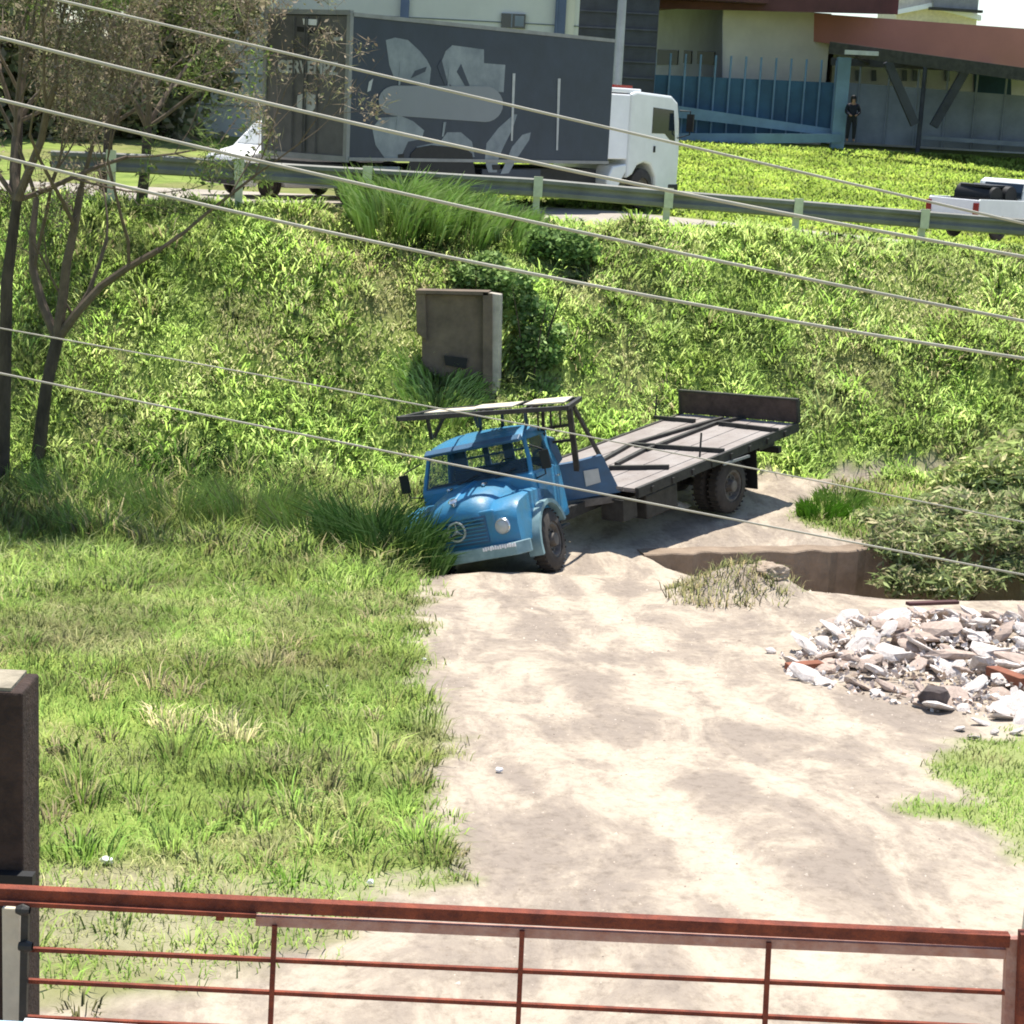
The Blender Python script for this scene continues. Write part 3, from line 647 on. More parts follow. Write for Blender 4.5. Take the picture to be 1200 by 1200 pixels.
# rack over the cab
A_, B_, C_, D_ = at(466, 491, 28.6), at(664, 478, 29.2), at(680, 467, 30.2), at(512, 481, 30.6)
m = MB()
mid = lambda p, q, t: p+(q-p)*t
m.bar(A_, B_, .06, .07); m.bar(D_, C_, .06, .06); m.bar(A_, D_, .06, .07); m.bar(B_, C_, .06, .07)
for t_ in (.22, .44, .47, .72, .76): m.bar(mid(A_, B_, t_), mid(D_, C_, t_), .035, .04)
rk = m.build('cab_rack', M['dark'], T, WORLD)
m = MB()
for t0_, t1_ in ((.12, .42), (.36, .64), (.70, .96)):
    lo_, hi_ = (.15, .55) if t0_ < .3 else ((.25, .8) if t0_ < .6 else (.3, .9)); 
    p = [mid(mid(A_, B_, t0_), mid(D_, C_, t0_), lo_), mid(mid(A_, B_, t1_), mid(D_, C_, t1_), lo_), mid(mid(A_, B_, t1_), mid(D_, C_, t1_), hi_), mid(mid(A_, B_, t0_), mid(D_, C_, t0_), hi_)]
    m.prism([q+Vector((0, 0, .035+.01*t0_)) for q in p], (0, 0, .02))
m.build('rack_panel', M['palepost'], rk, WORLD)
m = MB()
bl_ = CAB((-.9, -.85, 2.2)); br_ = CAB((-.9, .8, 2.25))
m.bar(mid(A_, B_, .17), at(506, 514, 29.2), .05); m.bar(mid(A_, B_, .27), at(509, 512, 29.4), .05); m.bar(mid(A_, B_, .45), at(560, 500, 29.8), .04); m.bar(mid(A_, B_, .75), CAB((-1.1, .6, 2.3)), .05)
P0 = at(667, 476, 29.5); P1 = at(676, 550, 30.6); m.bar(P0, P1, .085); 
Q0 = at(672, 476, 29.8); Q1 = at(706, 540, 31.2); m.bar(Q0, Q1, .055)
m.bar(at(633, 503, 30.1), mid(P0, P1, .28), .05); m.bar(at(648, 518, 30.2), mid(P0, P1, .52), .045); m.bar(at(636, 482, 29.8), at(638, 530, 30.6), .05)
for x_, y0_ in ((630, 482), (645, 480), (656, 478)): m.bar(at(x_, y0_, 29.6), at(x_+1, y0_+22, 29.9), .03)
m.bar(at(588, 483, 29.9), at(590, 510, 30.6), .05); m.bar(at(562, 486, 29.9), at(564, 512, 30.6), .05)
m.build('rack_posts', M['dark'], T, WORLD)
# blue side panel with pale plate behind the cab, and dark headboard
pq = [at(*q, 30.75) for q in ((653, 545), (676, 541), (706, 533), (728, 577), (690, 583), (662, 588))]
sp_ = MB().prism(pq, Vector((-.05, .08, 0))).build('side_panel', M['bluedark'], T, WORLD, bevel=.01)
MB().prism([at(*q, 30.72) for q in ((684, 552), (701, 549), (704, 565), (687, 570))], Vector((-.01, .02, 0))).build('plate', M['lens'], sp_, WORLD)
MB().prism([at(*q, 30.2) for q in ((643, 512), (650, 513), (660, 538), (653, 548), (644, 530))], Vector((-.06, .12, 0))).build('air_filter', M['bluedark'], T, WORLD, bevel=.02)
MB().box((-1.72, -.3, 1.24), (.06, 1.8, .14)).build('headboard', M['dark'], T, BED)
MB().prism([at(*q, 30.7) for q in ((664, 588), (722, 581), (724, 588), (668, 597))], Vector((-.3, .45, 0))).build('side_platform', M['rim'], T, WORLD)
# crumpled white lump added for the white patch under the deck
def chunk(r, seed, flat=.6, n=1, cuts=4):
    bm = bmesh.new(); bmesh.ops.create_icosphere(bm, subdivisions=n+1, radius=1)
    rr = random.Random(seed); off = Vector((rr.uniform(0, 99),)*3)
    for v in bm.verts:
        k = .85+.3*mnoise.noise(v.co*1.2+off)+.16*mnoise.noise(v.co*3.5+off); v.co *= k
    for _ in range(cuts):
        d = Vector((rr.gauss(0, 1), rr.gauss(0, 1), rr.gauss(0, 1))).normalized(); c = rr.uniform(.45, .75)
        for v in bm.verts:
            e = v.co.dot(d)
            if e > c: v.co -= d*(e-c)
    for v in bm.verts: v.co = Vector((v.co.x*r[0], v.co.y*r[1], v.co.z*r[2]))
    me = bpy.data.meshes.new('chunk'); bm.to_mesh(me); bm.free(); return me
def solid(name, me, m, loc, rot=(0, 0, 0)):
    o = bpy.data.objects.new(name, me); me.materials.clear(); me.materials.append(m); C.objects.link(o); o.location = loc; o.rotation_euler = rot; return o
p = ground_at(777, 596); m1 = MB()
for dx, sx2, a in ((-.22, .3, .1), (.22, .32, -.15)):
    secs = []
    for k in range(9):
        x = -1+k/4.; ww = math.sqrt(max(.02, 1-x*x)); secs.append([(dx+x*sx2, math.cos(b)*ww*.13+.03*math.sin(5*x+b*2), .08+math.sin(b)*ww*.075+.015*math.sin(9*x)+a*x*.2) for b in [2*PI*j/10 for j in range(10)]])
    m1.loft(secs)
o = m1.build('white_lump', M['whitebright'], smooth=True); o.location = (p.x, p.y, gz(p.x, p.y)-.02); o.rotation_euler = (0, 0, .3)
tag(o, 'crumpled white lump lying on the ground under the flatbed of the blue truck', 'sack')

# ================================================================== DARK BOX TRUCK ON THE ROAD
A = at(408, 188, 40); Bq = at(712, 197, 47.5); hd = Vector((Bq.x-A.x, Bq.y-A.y, 0)); L = hd.length; rz = math.atan2(hd.y, hd.x)
gzr = 5.14
K = thing('box_truck', 'dark grey box lorry with white cab and grey artwork on the upper road', 'truck', (A.x, A.y, gzr), rz=rz)
zb = A.z-gzr; zt = zb+3.0
MB().box((L/2, 1.25, (zb+zt)/2), (L, 2.5, zt-zb)).build('cargo_box', M['boxside'], K, bevel=.02)
MB().box((-.02, 1.25, (zb+zt)/2-.02), (.05, 2.44, zt-zb-.1)).build('rear_doors', M['boxback'], K)
m = MB()
for y in (.04, 2.46): m.box((-.03, y, (zb+zt)/2), (.1, .1, zt-zb+.04))
m.box((-.03, 1.25, zt), (.12, 2.5, .1)).box((-.03, 1.25, zb+.02), (.12, 2.5, .12)).box((L/2, -.012, zb+.03), (L, .03, .07)).box((L/2, -.012, zt-.03), (L, .03, .08))
m.build('frame_trim', M['boxtrim'], K)
m = MB()
for y in (.9, 1.22, 1.28, 1.6): m.tube([(-.08, y, zb+.1), (-.08, y, zt-.1)], .018, 6)
m.build('door_bars', M['boxback'], K)
m = MB().box((-.1, 1.25, .62), (.1, 2.4, .16))
for y in (.4, 2.1): m.box((.1, y, .82), (.1, .1, .4))
rb = m.build('rear_bumper', M['boxtrim'], K)
MB().box((-.17, 1.3, .86), (.02, .42, .16)).build('number_plate', M['whitebright'], K)
for y in (.25, 2.25): MB().box((-.17, y, .85), (.04, .3, .14)).build('tail_light', M['redlamp'], K)
MB().box((-.06, 1.25, .86), (.08, 2.2, .34)).build('rear_underpanel', M['black'], K)
m = MB()
for y in (.85, 1.65): m.box(((L+2)/2, y, .82), (L+2, .1, .24))
m.build('chassis', M['dark'], K)
MB().box((1.1, .03, .8), (1.1, .05, .4)).build('side_skirt', M['artgrey'], K); MB().box((5.6, .03, .78), (2.2, .05, .36)).build('side_skirt', M['boxside'], K)
def kwheel(par, x, y, out, R=.5, w=.28):
    o = MB().lathe((x, y, R), (0, out, 0), [(-w/2, R*.55), (-w/2+.02, R*.85), (-w/2+.06, R), (w/2-.06, R), (w/2-.02, R*.85), (w/2, R*.55), (-w/2, R*.55)], 26).build('wheel', M['tyre'], par, smooth=True)
    MB().lathe((x, y, R), (0, out, 0), [(w/2-.03, R*.56), (w/2-.1, R*.45), (w/2-.1, R*.25), (w/2, R*.2), (w/2, 0)], 18).build('rim', M['rim'], o, smooth=True)
for x in (2.6, 3.9, L+1.7):
    kwheel(K, x, .2, -1); kwheel(K, x, 2.3, 1)
n_side = Vector((hd.y, -hd.x, 0)).normalized()
def side_poly(name, pts, mt, off=.004, par=K):
    q = [on_plane(*p, A, n_side)+n_side*off for p in pts]; return MB().prism(q, -n_side*.003).build(name, mt, par, WORLD)
side_poly('wing_artwork', [(452, 47), (463, 44), (478, 47), (492, 60), (500, 70), (505, 80), (503, 100), (480, 98), (462, 92), (456, 76)], M['artgrey'])
side_poly('wing_artwork', [(516, 76), (522, 60), (530, 53), (567, 58), (567, 74), (592, 76), (590, 108), (556, 106), (530, 102), (520, 90)], M['artgrey'])
side_poly('wing_artwork', [(436, 150), (446, 138), (470, 136), (484, 142), (497, 153), (494, 163), (478, 166), (468, 188), (452, 187), (440, 170)], M['artgrey'])
side_poly('wing_artwork', [(516, 166), (524, 155), (540, 155), (553, 166), (556, 184), (520, 180), (490, 178), (488, 172)], M['artgrey'])
side_poly('wing_artwork', [(568, 188), (570, 168), (584, 150), (602, 134), (606, 134), (600, 152), (590, 172), (584, 186), (582, 202), (572, 202)], M['artgrey'])
side_poly('wing_artwork', [(590, 196), (600, 172), (612, 158), (622, 155), (620, 164), (608, 182), (596, 203), (586, 204)], M['artgrey'])
for a, b, c_, d in ((481, 92, 500, 78), (512, 78, 524, 96), (535, 84, 550, 100)):
    side_poly('feather_mark', [(a, b), (a+5, b-9), (c_, d), (c_-2, d+6)], M['boxside'], .008)
for x_, ya, yb2 in ((602, 86, 165), (655, 92, 176), (470, 72, 100), (527, 80, 108), (467, 134, 152), (521, 143, 160)):
    side_poly('stripe', [(x_-1.6, ya), (x_+1.6, ya), (x_-.6+(-1), yb2), (x_-3.6, yb2)], M['artlight'] if x_ > 590 else M['artgrey'], .010)
side_poly('stripe', [(432, 96), (437, 92), (434, 106), (430, 108)], M['artlight'], .008)
pill = []
cx0, cy0, cx1, cy1 = 463, 118, 568, 122
for k in range(13): a = PI/2+PI*k/12; pill.append((cx0+20*math.cos(a)*1.0, cy0-18*math.sin(a)*-1*.98))
for k in range(13): a = -PI/2+PI*k/12; pill.append((cx1+21*math.cos(a), cy1+21*math.sin(a)))
side_poly('redaction_blob', pill, M['pill'], .014)  # added shape: a redaction blob copied as a patch, not a real panel
side_poly('wheel_arch', [(477, 204), (481, 180), (488, 173), (505, 170), (545, 174), (553, 180), (557, 208)], M['black'], .012)
MB().box(((L+1)/2, 1.3, .72), (L-1, 1.9, .5)).build('underbody', M['black'], K)
side_poly('lamp_recess', [(466, 181), (473, 180), (473, 187), (466, 187)], M['black'], .012); side_poly('lamp_recess', [(576, 193), (586, 193), (585, 199), (577, 199)], M['black'], .012)
# writing and crest on the rear doors
n_back = -Vector((hd.x, hd.y, 0)).normalized()
def rear_text(txt, px, py, size, mt, name):
    cu = bpy.data.curves.new(name, 'FONT'); cu.body = txt; cu.size = size; cu.extrude = .004; cu.offset = .012; cu.align_x = 'CENTER'
    o = bpy.data.objects.new('tmp', cu); C.objects.link(o)
    dg = bpy.context.evaluated_depsgraph_get(); me = bpy.data.meshes.new_from_object(o.evaluated_get(dg)); bpy.data.objects.remove(o)
    me.materials.clear(); me.materials.append(mt); q = bpy.data.objects.new(name, me); C.objects.link(q); q.parent = K
    w = on_plane(px, py, A, n_back); loc = Matrix.Rotation(-rz, 3, 'Z') @ (w-Vector(K.location)); q.location = (-.055, loc.y, loc.z); q.rotation_euler = (PI/2, 0, -PI/2); return q
rear_text('CERVEMPZ', 362, 86, .36, M['artlight'], 'rear_lettering')
def back_poly(name, pts, mt, off=.06):
    q = [on_plane(*p, A, n_back)+n_back*off for p in pts]; return MB().prism(q, -n_back*.012).build(name, mt, K, WORLD)
back_poly('crest', [(351, 112), (362, 108), (373, 112), (373, 124), (368, 131), (354, 131), (350, 124)], M['artlight'])
back_poly('roof_lamp_panel', [(357, 22), (374, 23), (373, 30), (358, 29)], M['whitebright'])
back_poly('scuffed_band', [(350, 31), (400, 37), (400, 42), (350, 37)], M['black'], .05)
back_poly('corner_marker', [(393, 44), (404, 43), (404, 47), (393, 48)], M['artlight'])
# white cab
cx = L+.95
prof = [(cx, .75), (cx, 2.86), (cx+.25, 2.92), (cx+1.85, 2.86), (cx+2.15, 2.7), (cx+2.28, 2.2), (cx+2.36, 1.5), (cx+2.36, .5), (cx+2.2, .42), (cx+1.35, .45), (cx+1.28, .8), (cx+1.05, 1.1), (cx+.75, 1.16), (cx+.45, 1.08), (cx+.25, .85)]
MB().prism([(x, .06, z) for x, z in prof], (0, 2.36, 0)).build('cab', M['white'], K, bevel=.06)
MB().prism([(cx+1.0, .05, 1.9), (cx+1.0, .05, 2.55), (cx+1.95, .05, 2.5), (cx+2.1, .05, 1.72), (cx+1.85, .05, 1.75), (cx+1.6, .05, 1.9)], (0, .02, 0)).build('side_window', M['darkglass'], K)
MB().add([(cx+2.19, .3, 2.6), (cx+2.19, 2.2, 2.6), (cx+2.36, 2.2, 1.65), (cx+2.36, .3, 1.65)], [(0, 1, 2, 3)]).build('windscreen', M['darkglass'], K)
MB().box((L+.5, 1.25, 2.03), (.92, 2.3, 1.6)).build('sleeper_fairing', M['whitebright'], K, bevel=.03)
MB().box((L+.75, 1.25, 2.92), (1.5, 2.2, .12)).build('roof_cap', M['whitebright'], K, bevel=.03)
MB().box((L+.9, .9, 3.02), (.8, 1.2, .07)).build('roof_marker', M['redlamp'], K)
MB().prism([(L+.1, .08, .7), (L+.35, .08, 1.05), (L+.95, .08, 1.12), (L+.95, .08, .95), (L+.6, .08, .5), (L+.2, .08, .45)], (0, .5, 0)).build('mudguard', M['white'], K, bevel=.04)
MB().box((cx+2.15, .3, .5), (.5, .5, .25)).build('bumper_corner', M['black'], K, bevel=.04)
MB().box((cx+1.15, .045, 1.5), (.06, .03, .16)).build('door_handle', M['black'], K)
mr = MB().tube([(cx+2.15, .0, 2.5), (cx+2.35, -.2, 2.5), (cx+2.35, -.22, 1.9), (cx+2.2, .05, 1.8)], .02, 6).build('mirror_arm', M['black'], K); MB().box((cx+2.35, -.22, 2.2), (.06, .2, .45)).build('mirror', M['black'], mr)

# ================================================================== WHITE VAN AND WHITE PICKUP
V = thing('white_van', 'small white van behind the rear left corner of the dark box lorry, seen through twigs', 'van', (0, 0, 0))
p = at(258, 205, 43.5); V.location = (p.x+.1, 43.2, 5.2); V.rotation_euler = (0, 0, math.radians(42))
prof = [(0, .28), (.02, .75), (.1, .95), (.75, 1.12), (1.35, 1.68), (1.6, 1.75), (3.9, 1.72), (4.05, 1.0), (4.05, .3), (3.6, .25), (3.45, .5), (3.2, .6), (2.95, .5), (2.8, .25), (1.2, .25), (1.05, .5), (.8, .6), (.55, .5), (.4, .25)]
# nose at local x=0 facing -x
MB().prism([(x, -.8, z) for x, z in prof], (0, 1.6, 0)).build('body', M['whitebright'], V, bevel=.06)
for s_ in (-1, 1):
    MB().prism([(.95, .803*s_, 1.1), (1.42, .803*s_, 1.58), (2.2, .803*s_, 1.6), (2.2, .803*s_, 1.1)], (0, .01*s_, 0)).build('side_window', M['darkglass'], V)
    MB().box((.03, .58*s_, .8), (.06, .3, .16)).build('headlight', M['lens'], V, bevel=.02)
    for x in (.8, 3.2): kwheel(V, x, .72*s_, s_, .3, .18)
MB().add([(.82, -.68, 1.2), (.82, .68, 1.2), (1.28, .6, 1.63), (1.28, -.6, 1.63)], [(0, 1, 2, 3)]).build('windscreen', M['lens'], V)
MB().box((-.03, 0, .4), (.12, 1.55, .2)).build('bumper', M['black'], V, bevel=.03)

p = at(1118, 281, 47.2); hp = math.radians(38)
U = thing('white_pickup', 'white pickup with a black load in its bed at the right edge of the road', 'pickup', (0, 0, 0), rz=hp)
c0 = at(1143, 283, 46.6); U.location = (c0.x, c0.y, float(c0.z))
# local: x forward, rear right corner at (0,0)
prof = [(0, .42), (0, .98), (.05, 1.02), (1.75, 1.0), (1.8, 1.0), (1.95, 1.42), (2.1, 1.5), (2.95, 1.48), (3.45, 1.05), (4.3, .92), (4.42, .7), (4.42, .35), (3.95, .3), (3.85, .5), (3.6, .62), (3.35, .5), (3.25, .28), (1.3, .28), (1.2, .5), (.95, .62), (.7, .5), (.6, .32)]
MB().prism([(x, .0, z) for x, z in prof], (0, .06, 0)).build('side_body', M['white'], U, bevel=.015)
MB().prism([(x, 1.54, z) for x, z in prof], (0, .06, 0)).build('side_body', M['white'], U, bevel=.015)
MB().prism([(x, .06, z) for x, z in [(1.8, .4), (1.8, 1.0), (1.95, 1.42), (2.1, 1.5), (2.95, 1.48), (3.45, 1.05), (4.3, .92), (4.4, .7), (4.4, .35)]], (0, 1.48, 0)).build('cab', M['white'], U, bevel=.03)
MB().box((-.0, .8, .72), (.06, 1.5, .56)).build('tailgate', M['whitebright'], U, bevel=.02)
MB().box((.9, .8, .55), (1.8, 1.5, .06)).build('bed_floor', M['dark'], U)
for y in (.06, 1.54): MB().box((-.035, y, .78), (.05, .16, .3)).build('tail_light', M['redlamp'], U, bevel=.01)
MB().box((-.1, .8, .42), (.14, 1.56, .16)).build('rear_bumper', M['dark'], U, bevel=.03)
MB().box((-.18, .85, .5), (.02, .36, .1)).build('number_plate', M['lens'], U)
MB().prism([(1.93, -.004, 1.05), (2.08, -.004, 1.4), (2.9, -.004, 1.4), (3.3, -.004, 1.05)], (0, .01, 0)).build('side_window', M['darkglass'], U)
MB().add([(1.78, .15, 1.04), (1.78, 1.45, 1.04), (1.92, 1.4, 1.4), (1.92, .2, 1.4)], [(0, 1, 2, 3)]).build('rear_window', M['darkglass'], U)
m = MB().box((.02, .8, .25), (.1, .1, .3))
for x in (.95, 3.6): kwheel(U, x, .12, -1, .31, .2); kwheel(U, x, 1.48, 1, .31, .2)
# black load in the bed: a thing of its own
m = MB(); m.tube([(.95, .25, 1.05), (.95, 1.35, 1.08)], [.26, .3], 12); m.tube([(1.45, .2, 1.1), (1.4, 1.3, 1.12)], [.24, .26], 12); m.box((1.15, .8, .8), (1.1, 1.2, .45)); m.box((1.2, .8, 1.32), (.9, .9, .06))
o = m.build('cargo_bundle', M['black'], smooth=True); o.location = U.location; o.rotation_euler = (0, 0, hp); tag(o, 'black bundle piled in the bed of the white pickup', 'cargo')

# ================================================================== GUARDRAIL
def rail_pt(px):   # foot of the rail at the crest, world
    Y = np.interp(px, [100, 280, 440, 630, 935, 1083, 1200, 1500], [37.4, 37.9, 38.7, 40.0, 41.2, 41.6, 41.9, 42.6])
    top = np.interp(px, [100, 280, 430, 630, 783, 935, 1083, 1200, 1500], [176, 188, 197, 209, 222.5, 234.5, 247, 256, 280])
    return at(px, top, Y)
G = thing('guardrail', 'weathered grey steel guardrail with pale posts along the upper road', 'guardrail', rail_pt(630)-Vector((0, 0, .8)))
pxs = [60, 160, 280, 330, 380, 430, 480, 550, 630, 706, 783, 859, 935, 1009, 1083, 1158, 1234, 1400]
pr = [(0, 0), (.05, -.03), (.055, -.10), (.0, -.15), (-.01, -.19), (.0, -.22), (.055, -.27), (.05, -.35), (0, -.38), (-.02, -.36), (-.02, -.02)]
secs = [[rail_pt(x)+Vector((0, -a, b)) for a, b in pr] for x in pxs]
MB().loft(secs).build('beam', M['rail'], G, WORLD)
for x in (130, 280, 430, 630, 783, 935, 1083, 1234):
    p = rail_pt(x); b = gz(p.x, p.y+.0)
    MB().box((p.x, p.y+.06, (p.z-.0+b-.2)/2), (.14, .12, p.z+.04-b+.2)).box((p.x+.02, p.y-.07, p.z-.17), (.19, .06, .42)).build('post', M['railpost'], G, WORLD)
# kerb beyond
# ================================================================== LAMP POLE
p = at(722, 112, 52); pt = at(728, -30, 52)
m = MB(); m.tube([(p.x, p.y, 4.9), (p.x, p.y, 8), (p.x+.02, p.y, 14)], [.15, .135, .09], 14)
tag(m.build('street_pole', M['steelpost'], smooth=True), 'tall galvanised steel pole standing behind the white cab of the box lorry', 'pole')

# ================================================================== BUILDINGS
def vert_face(pts, Y, m, name, par, depth=.1, off=0):
    q = [at(x, y, Y-off) for x, y in pts]; return MB().prism(q, (0, depth, 0)).build(name, m, par, WORLD)
Wr = at(677, 50, 64); Wl = at(150, 50, 64)
wh = thing('warehouse', 'pale cream warehouse wall with blue pilasters behind the dark box lorry', 'building', (0, 64, 6.2))
m = MB().box(((Wl.x+Wr.x)/2, 67, 12), (Wr.x-Wl.x, 6, 14)); m.build('wall', M['cream'], wh, WORLD)
m = MB()
for z in np.arange(6, 18.6, 1.05): m.box(((Wl.x+Wr.x)/2, 63.99, z), (Wr.x-Wl.x, .03, .035))
m.build('wall_seams', M['greywall'], wh, WORLD)
for x in (474, 658):
    c = at(x, 20, 63.9); MB().box((c.x, 63.9, 12), (.28, .2, 13.9)).build('pilaster', M['bluegrey'], wh, WORLD)
c = at(667, 20, 63.95); MB().box((c.x, 63.95, 12), (.34, .12, 13.9)).build('pilaster', M['creamwall'], wh, WORLD)
c = at(601.5, 24.5, 63.9); fr = MB().box((c.x, 63.95, c.z), (.8, .14, .46)).build('window', M['darkglass'], wh, WORLD)
MB().box((c.x-.05, 63.86, c.z), (.04, .04, .42)).box((c.x+.2, 63.86, c.z), (.3, .03, .34)).build('frame', M['fencegrey'], fr, WORLD)
MB().tube([(Wr.x-.75, 63.8, 6), (Wr.x-.75, 63.8, 18)], .05, 8).build('downpipe', M['bluegrey'], wh, WORLD)

db = thing('loading_shed', 'dark clad shed recessed between the warehouse and the cream hall', 'building', (3, 72, 6.5))
a_ = at(670, 50, 74); b_ = at(770, 50, 74)
MB().box(((a_.x+b_.x)/2, 77, 11), (b_.x-a_.x, 6, 11)).build('wall', M['darkwall'], db, WORLD)
m = MB()
for z in np.arange(7, 16, .6): m.box(((a_.x+b_.x)/2, 73.96, z), (b_.x-a_.x, .06, .06))
m.build('cladding', M['darkwall2'], db, WORLD)

# cream hall: corner at px 848
cb = thing('cream_hall', 'cream rendered hall with small dark windows beside the red canopy', 'building', (9, 78, 6.6))
c0 = at(848, 10, 78); c1 = at(974, 22, 79.5); c2 = at(728, 6, 90)
zt_ = c0.z+.1
MB().prism([(c0.x+1.5, 75.5, zt_+.05), (c0.x+1.5, 92, zt_+.05), (c2.x-1, 92, zt_+.05), (c2.x-6, 75.5, zt_+.05)], (0, 0, .25)).build('shade_overhang', M['reddark'], cb, WORLD)  # slab reaches far forward, added to block sky light from the left face
foot = [Vector((c0.x, c0.y, 5)), Vector((c1.x, c1.y, 5)), Vector((c1.x+2, c1.y+14, 5)), Vector((c2.x, c2.y+6, 5)), Vector((c2.x, c2.y, 5))]
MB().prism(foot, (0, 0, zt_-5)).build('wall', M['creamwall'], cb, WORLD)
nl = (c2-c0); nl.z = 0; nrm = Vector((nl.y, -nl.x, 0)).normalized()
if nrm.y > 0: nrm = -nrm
q = [on_plane(*p_, c0, nrm)+nrm*.02 for p_ in ((847, 12), (847, 150), (738, 150), (738, 8))]; MB().prism(q, -nrm*.01).build('shaded_face', M['shadedface'], cb, WORLD)  # thin panel; the left face's shade is put into its colour
for pts in ([(819, 60), (839, 61), (838, 76), (818, 75)], [(803, 59), (812, 60), (811, 75), (802, 74)], [(772, 58), (796, 59), (795, 76), (771, 76)]):
    q = [on_plane(*p_, c0, nrm)+nrm*.06 for p_ in pts]; MB().prism(q, -nrm*.05).build('window', M['black'], cb, WORLD)

# red canopy with V supports
rc = thing('red_canopy', 'long red fascia canopy on dark V shaped struts', 'canopy', (20, 74, 6.6))
f0, f1, f2, f3 = at(905, 12, 81), at(1330, 43, 68), at(1330, 101, 68), at(905, 42, 81)
MB().prism([f0, f1, f2, f3], (0.3, .5, 0)).build('fascia', M['red'], rc, WORLD)
g0, g1 = at(735, 9, 77.0), at(1052, 17, 76.5)
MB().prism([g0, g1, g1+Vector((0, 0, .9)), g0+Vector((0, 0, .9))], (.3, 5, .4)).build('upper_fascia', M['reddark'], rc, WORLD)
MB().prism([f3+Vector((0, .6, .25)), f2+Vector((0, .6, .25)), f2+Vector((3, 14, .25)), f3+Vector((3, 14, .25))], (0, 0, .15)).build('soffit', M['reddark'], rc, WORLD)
m = MB(); 
m.bar(at(974, 56, 74), at(1250, 94, 68), .3, .45); m.bar(at(974, 72, 76.5), at(1250, 84, 76.5), .2, .3)
for x in (1000, 1050, 1100, 1150, 1200): m.bar(at(x, 61+(x-974)*.125, 73), at(x+20, 74, 77), .15, .15)
m.build('beams', M['dark'], rc, WORLD)
for a, b in (((990, 61), (1030, 63)), ((1058, 72), (1095, 77)), ((1130, 76), (1165, 80)), ((1165, 80), (1195, 74))):
    MB().bar(at(*a, 72.6), at(*b, 72.6), .12, .16).build('tube_light', M['artlight'], rc, WORLD)
for a, b in (((1040, 72), (1072, 146)), ((1134, 78), (1094, 148))):
    q0, q1 = at(*a, 74.5), at(*b, 74.5); MB().bar(q0, q1, .32, .3, up=(0, 1, 0)).build('strut', M['bluegrey'] if 0 else M['darkwall'], rc, WORLD)
q0 = at(1085, 74, 75); MB().tube([q0, (q0.x, q0.y, 6.4)], .09, 8).build('column', M['darkwall'], rc, WORLD)

# hall seen through the canopy
bh = thing('pale_hall', 'pale wall with a dark shutter seen beneath the red canopy', 'building', (22, 84, 6.6))
a_ = at(975, 85, 84); b_ = at(1400, 90, 84)
MB().box(((a_.x+b_.x)/2, 86, 8), (b_.x-a_.x, 4, 7.4)).build('wall', M['white'], bh, WORLD)
vert_face([(1142, 84), (1185, 86), (1185, 112), (1142, 110)], 84, M['fenceblue'], 'shutter', bh, off=.1)
for x in (1003, 1022, 1058, 1070, 1108, 1124): vert_face([(x, 82), (x+5, 82), (x+5, 95), (x, 95)], 84, M['fencegrey'], 'window', bh, off=.1)

# white tiled house far off at the top right
hs = thing('far_house', 'whitish house top rising above the red canopy at the right', 'building', (30, 110, 8))
a_, b_ = at(1052, 10, 105), at(1146, 10, 105)
MB().box(((a_.x+b_.x)/2, 108, 12), (b_.x-a_.x, 6, 8.5)).build('wall', M['palepost'], hs, WORLD)
q = [at(1048, 12, 104.6), at(1092, 3, 104.6), at(1150, 18, 104.6), at(1150, 24, 104.6), at(1092, 9, 104.6), at(1050, 17, 104.6)]
MB().prism(q, (0, .6, 0)).build('gable_trim', M['whitebright'], hs, WORLD)
MB().prism([at(1094, -8, 104.2), at(1146, -8, 104.2), at(1146, 12, 104.2), at(1094, 8, 104.2)], (0, .5, 0)).build('upper_wall', M['boxtrim'], hs, WORLD)
MB().prism([at(1090, 8, 103.8), at(1152, 12, 103.8), at(1152, 15, 103.8), at(1090, 11, 103.8)], (0, .5, 0)).build('eave', M['dark'], hs, WORLD)

# ---- fences and walls of the yard
def fence(name, label, pts, Y0, Y1, mt, cat, posts=None, ph=0, pm='fencepale', group=None):
    # pts: (px, ytop, ybottom) left and right
    (xa, ta, ba), (xb, tb, bb) = pts
    q = [at(xa, ta, Y0), at(xb, tb, Y1), at(xb, bb, Y1), at(xa, ba, Y0)]
    th = thing(name, label, cat, q[3], group)
    MB().prism(q, (0, .12, 0)).build('panel', M[mt], th, WORLD)
    if posts:
        for i in range(posts):
            t_ = (i+.5)/posts; x = xa+(xb-xa)*t_; Y = Y0+(Y1-Y0)*t_-.08; top = ta+(tb-ta)*t_-ph; bo = ba+(bb-ba)*t_
            p0, p1 = at(x, bo, Y), at(x, top, Y); p1.x = p0.x
            MB().tube([p0, p1], .045, 7).build('post', M[pm], th, WORLD)
    return th
fence('sheet_fence', 'dark blue sheet fence standing in front of the cream hall', [(735, 86, 168), (982, 97, 160)], 75.5, 76.5, 'fenceblue', 'fence', 14, 26, 'fencepale')
fence('ramp_wall', 'sloping pale blue ramp wall before the dark blue fence', [(795, 124, 138), (982, 152, 160)], 75, 75.3, 'fencepale', 'wall')
fence('low_wall', 'low pale blue wall at the foot of the dark blue fence', [(795, 156, 169), (986, 157, 167)], 74.6, 74.6, 'fencepale', 'wall')
fence('mesh_fence', 'grey blue mesh screened fence under the red canopy', [(984, 96, 166), (1290, 119, 184)], 77.5, 74.5, 'fencegrey', 'fence', 9, 30, 'fencegrey')
p0 = at(981, 165, 74.9); MB_ = MB().box((p0.x, 74.9, 8.2), (.5, .4, 3.6)); tag(MB_.build('gate_column', M['fencepale']), 'blue grey column joining the dark blue fence and the mesh fence', 'column')
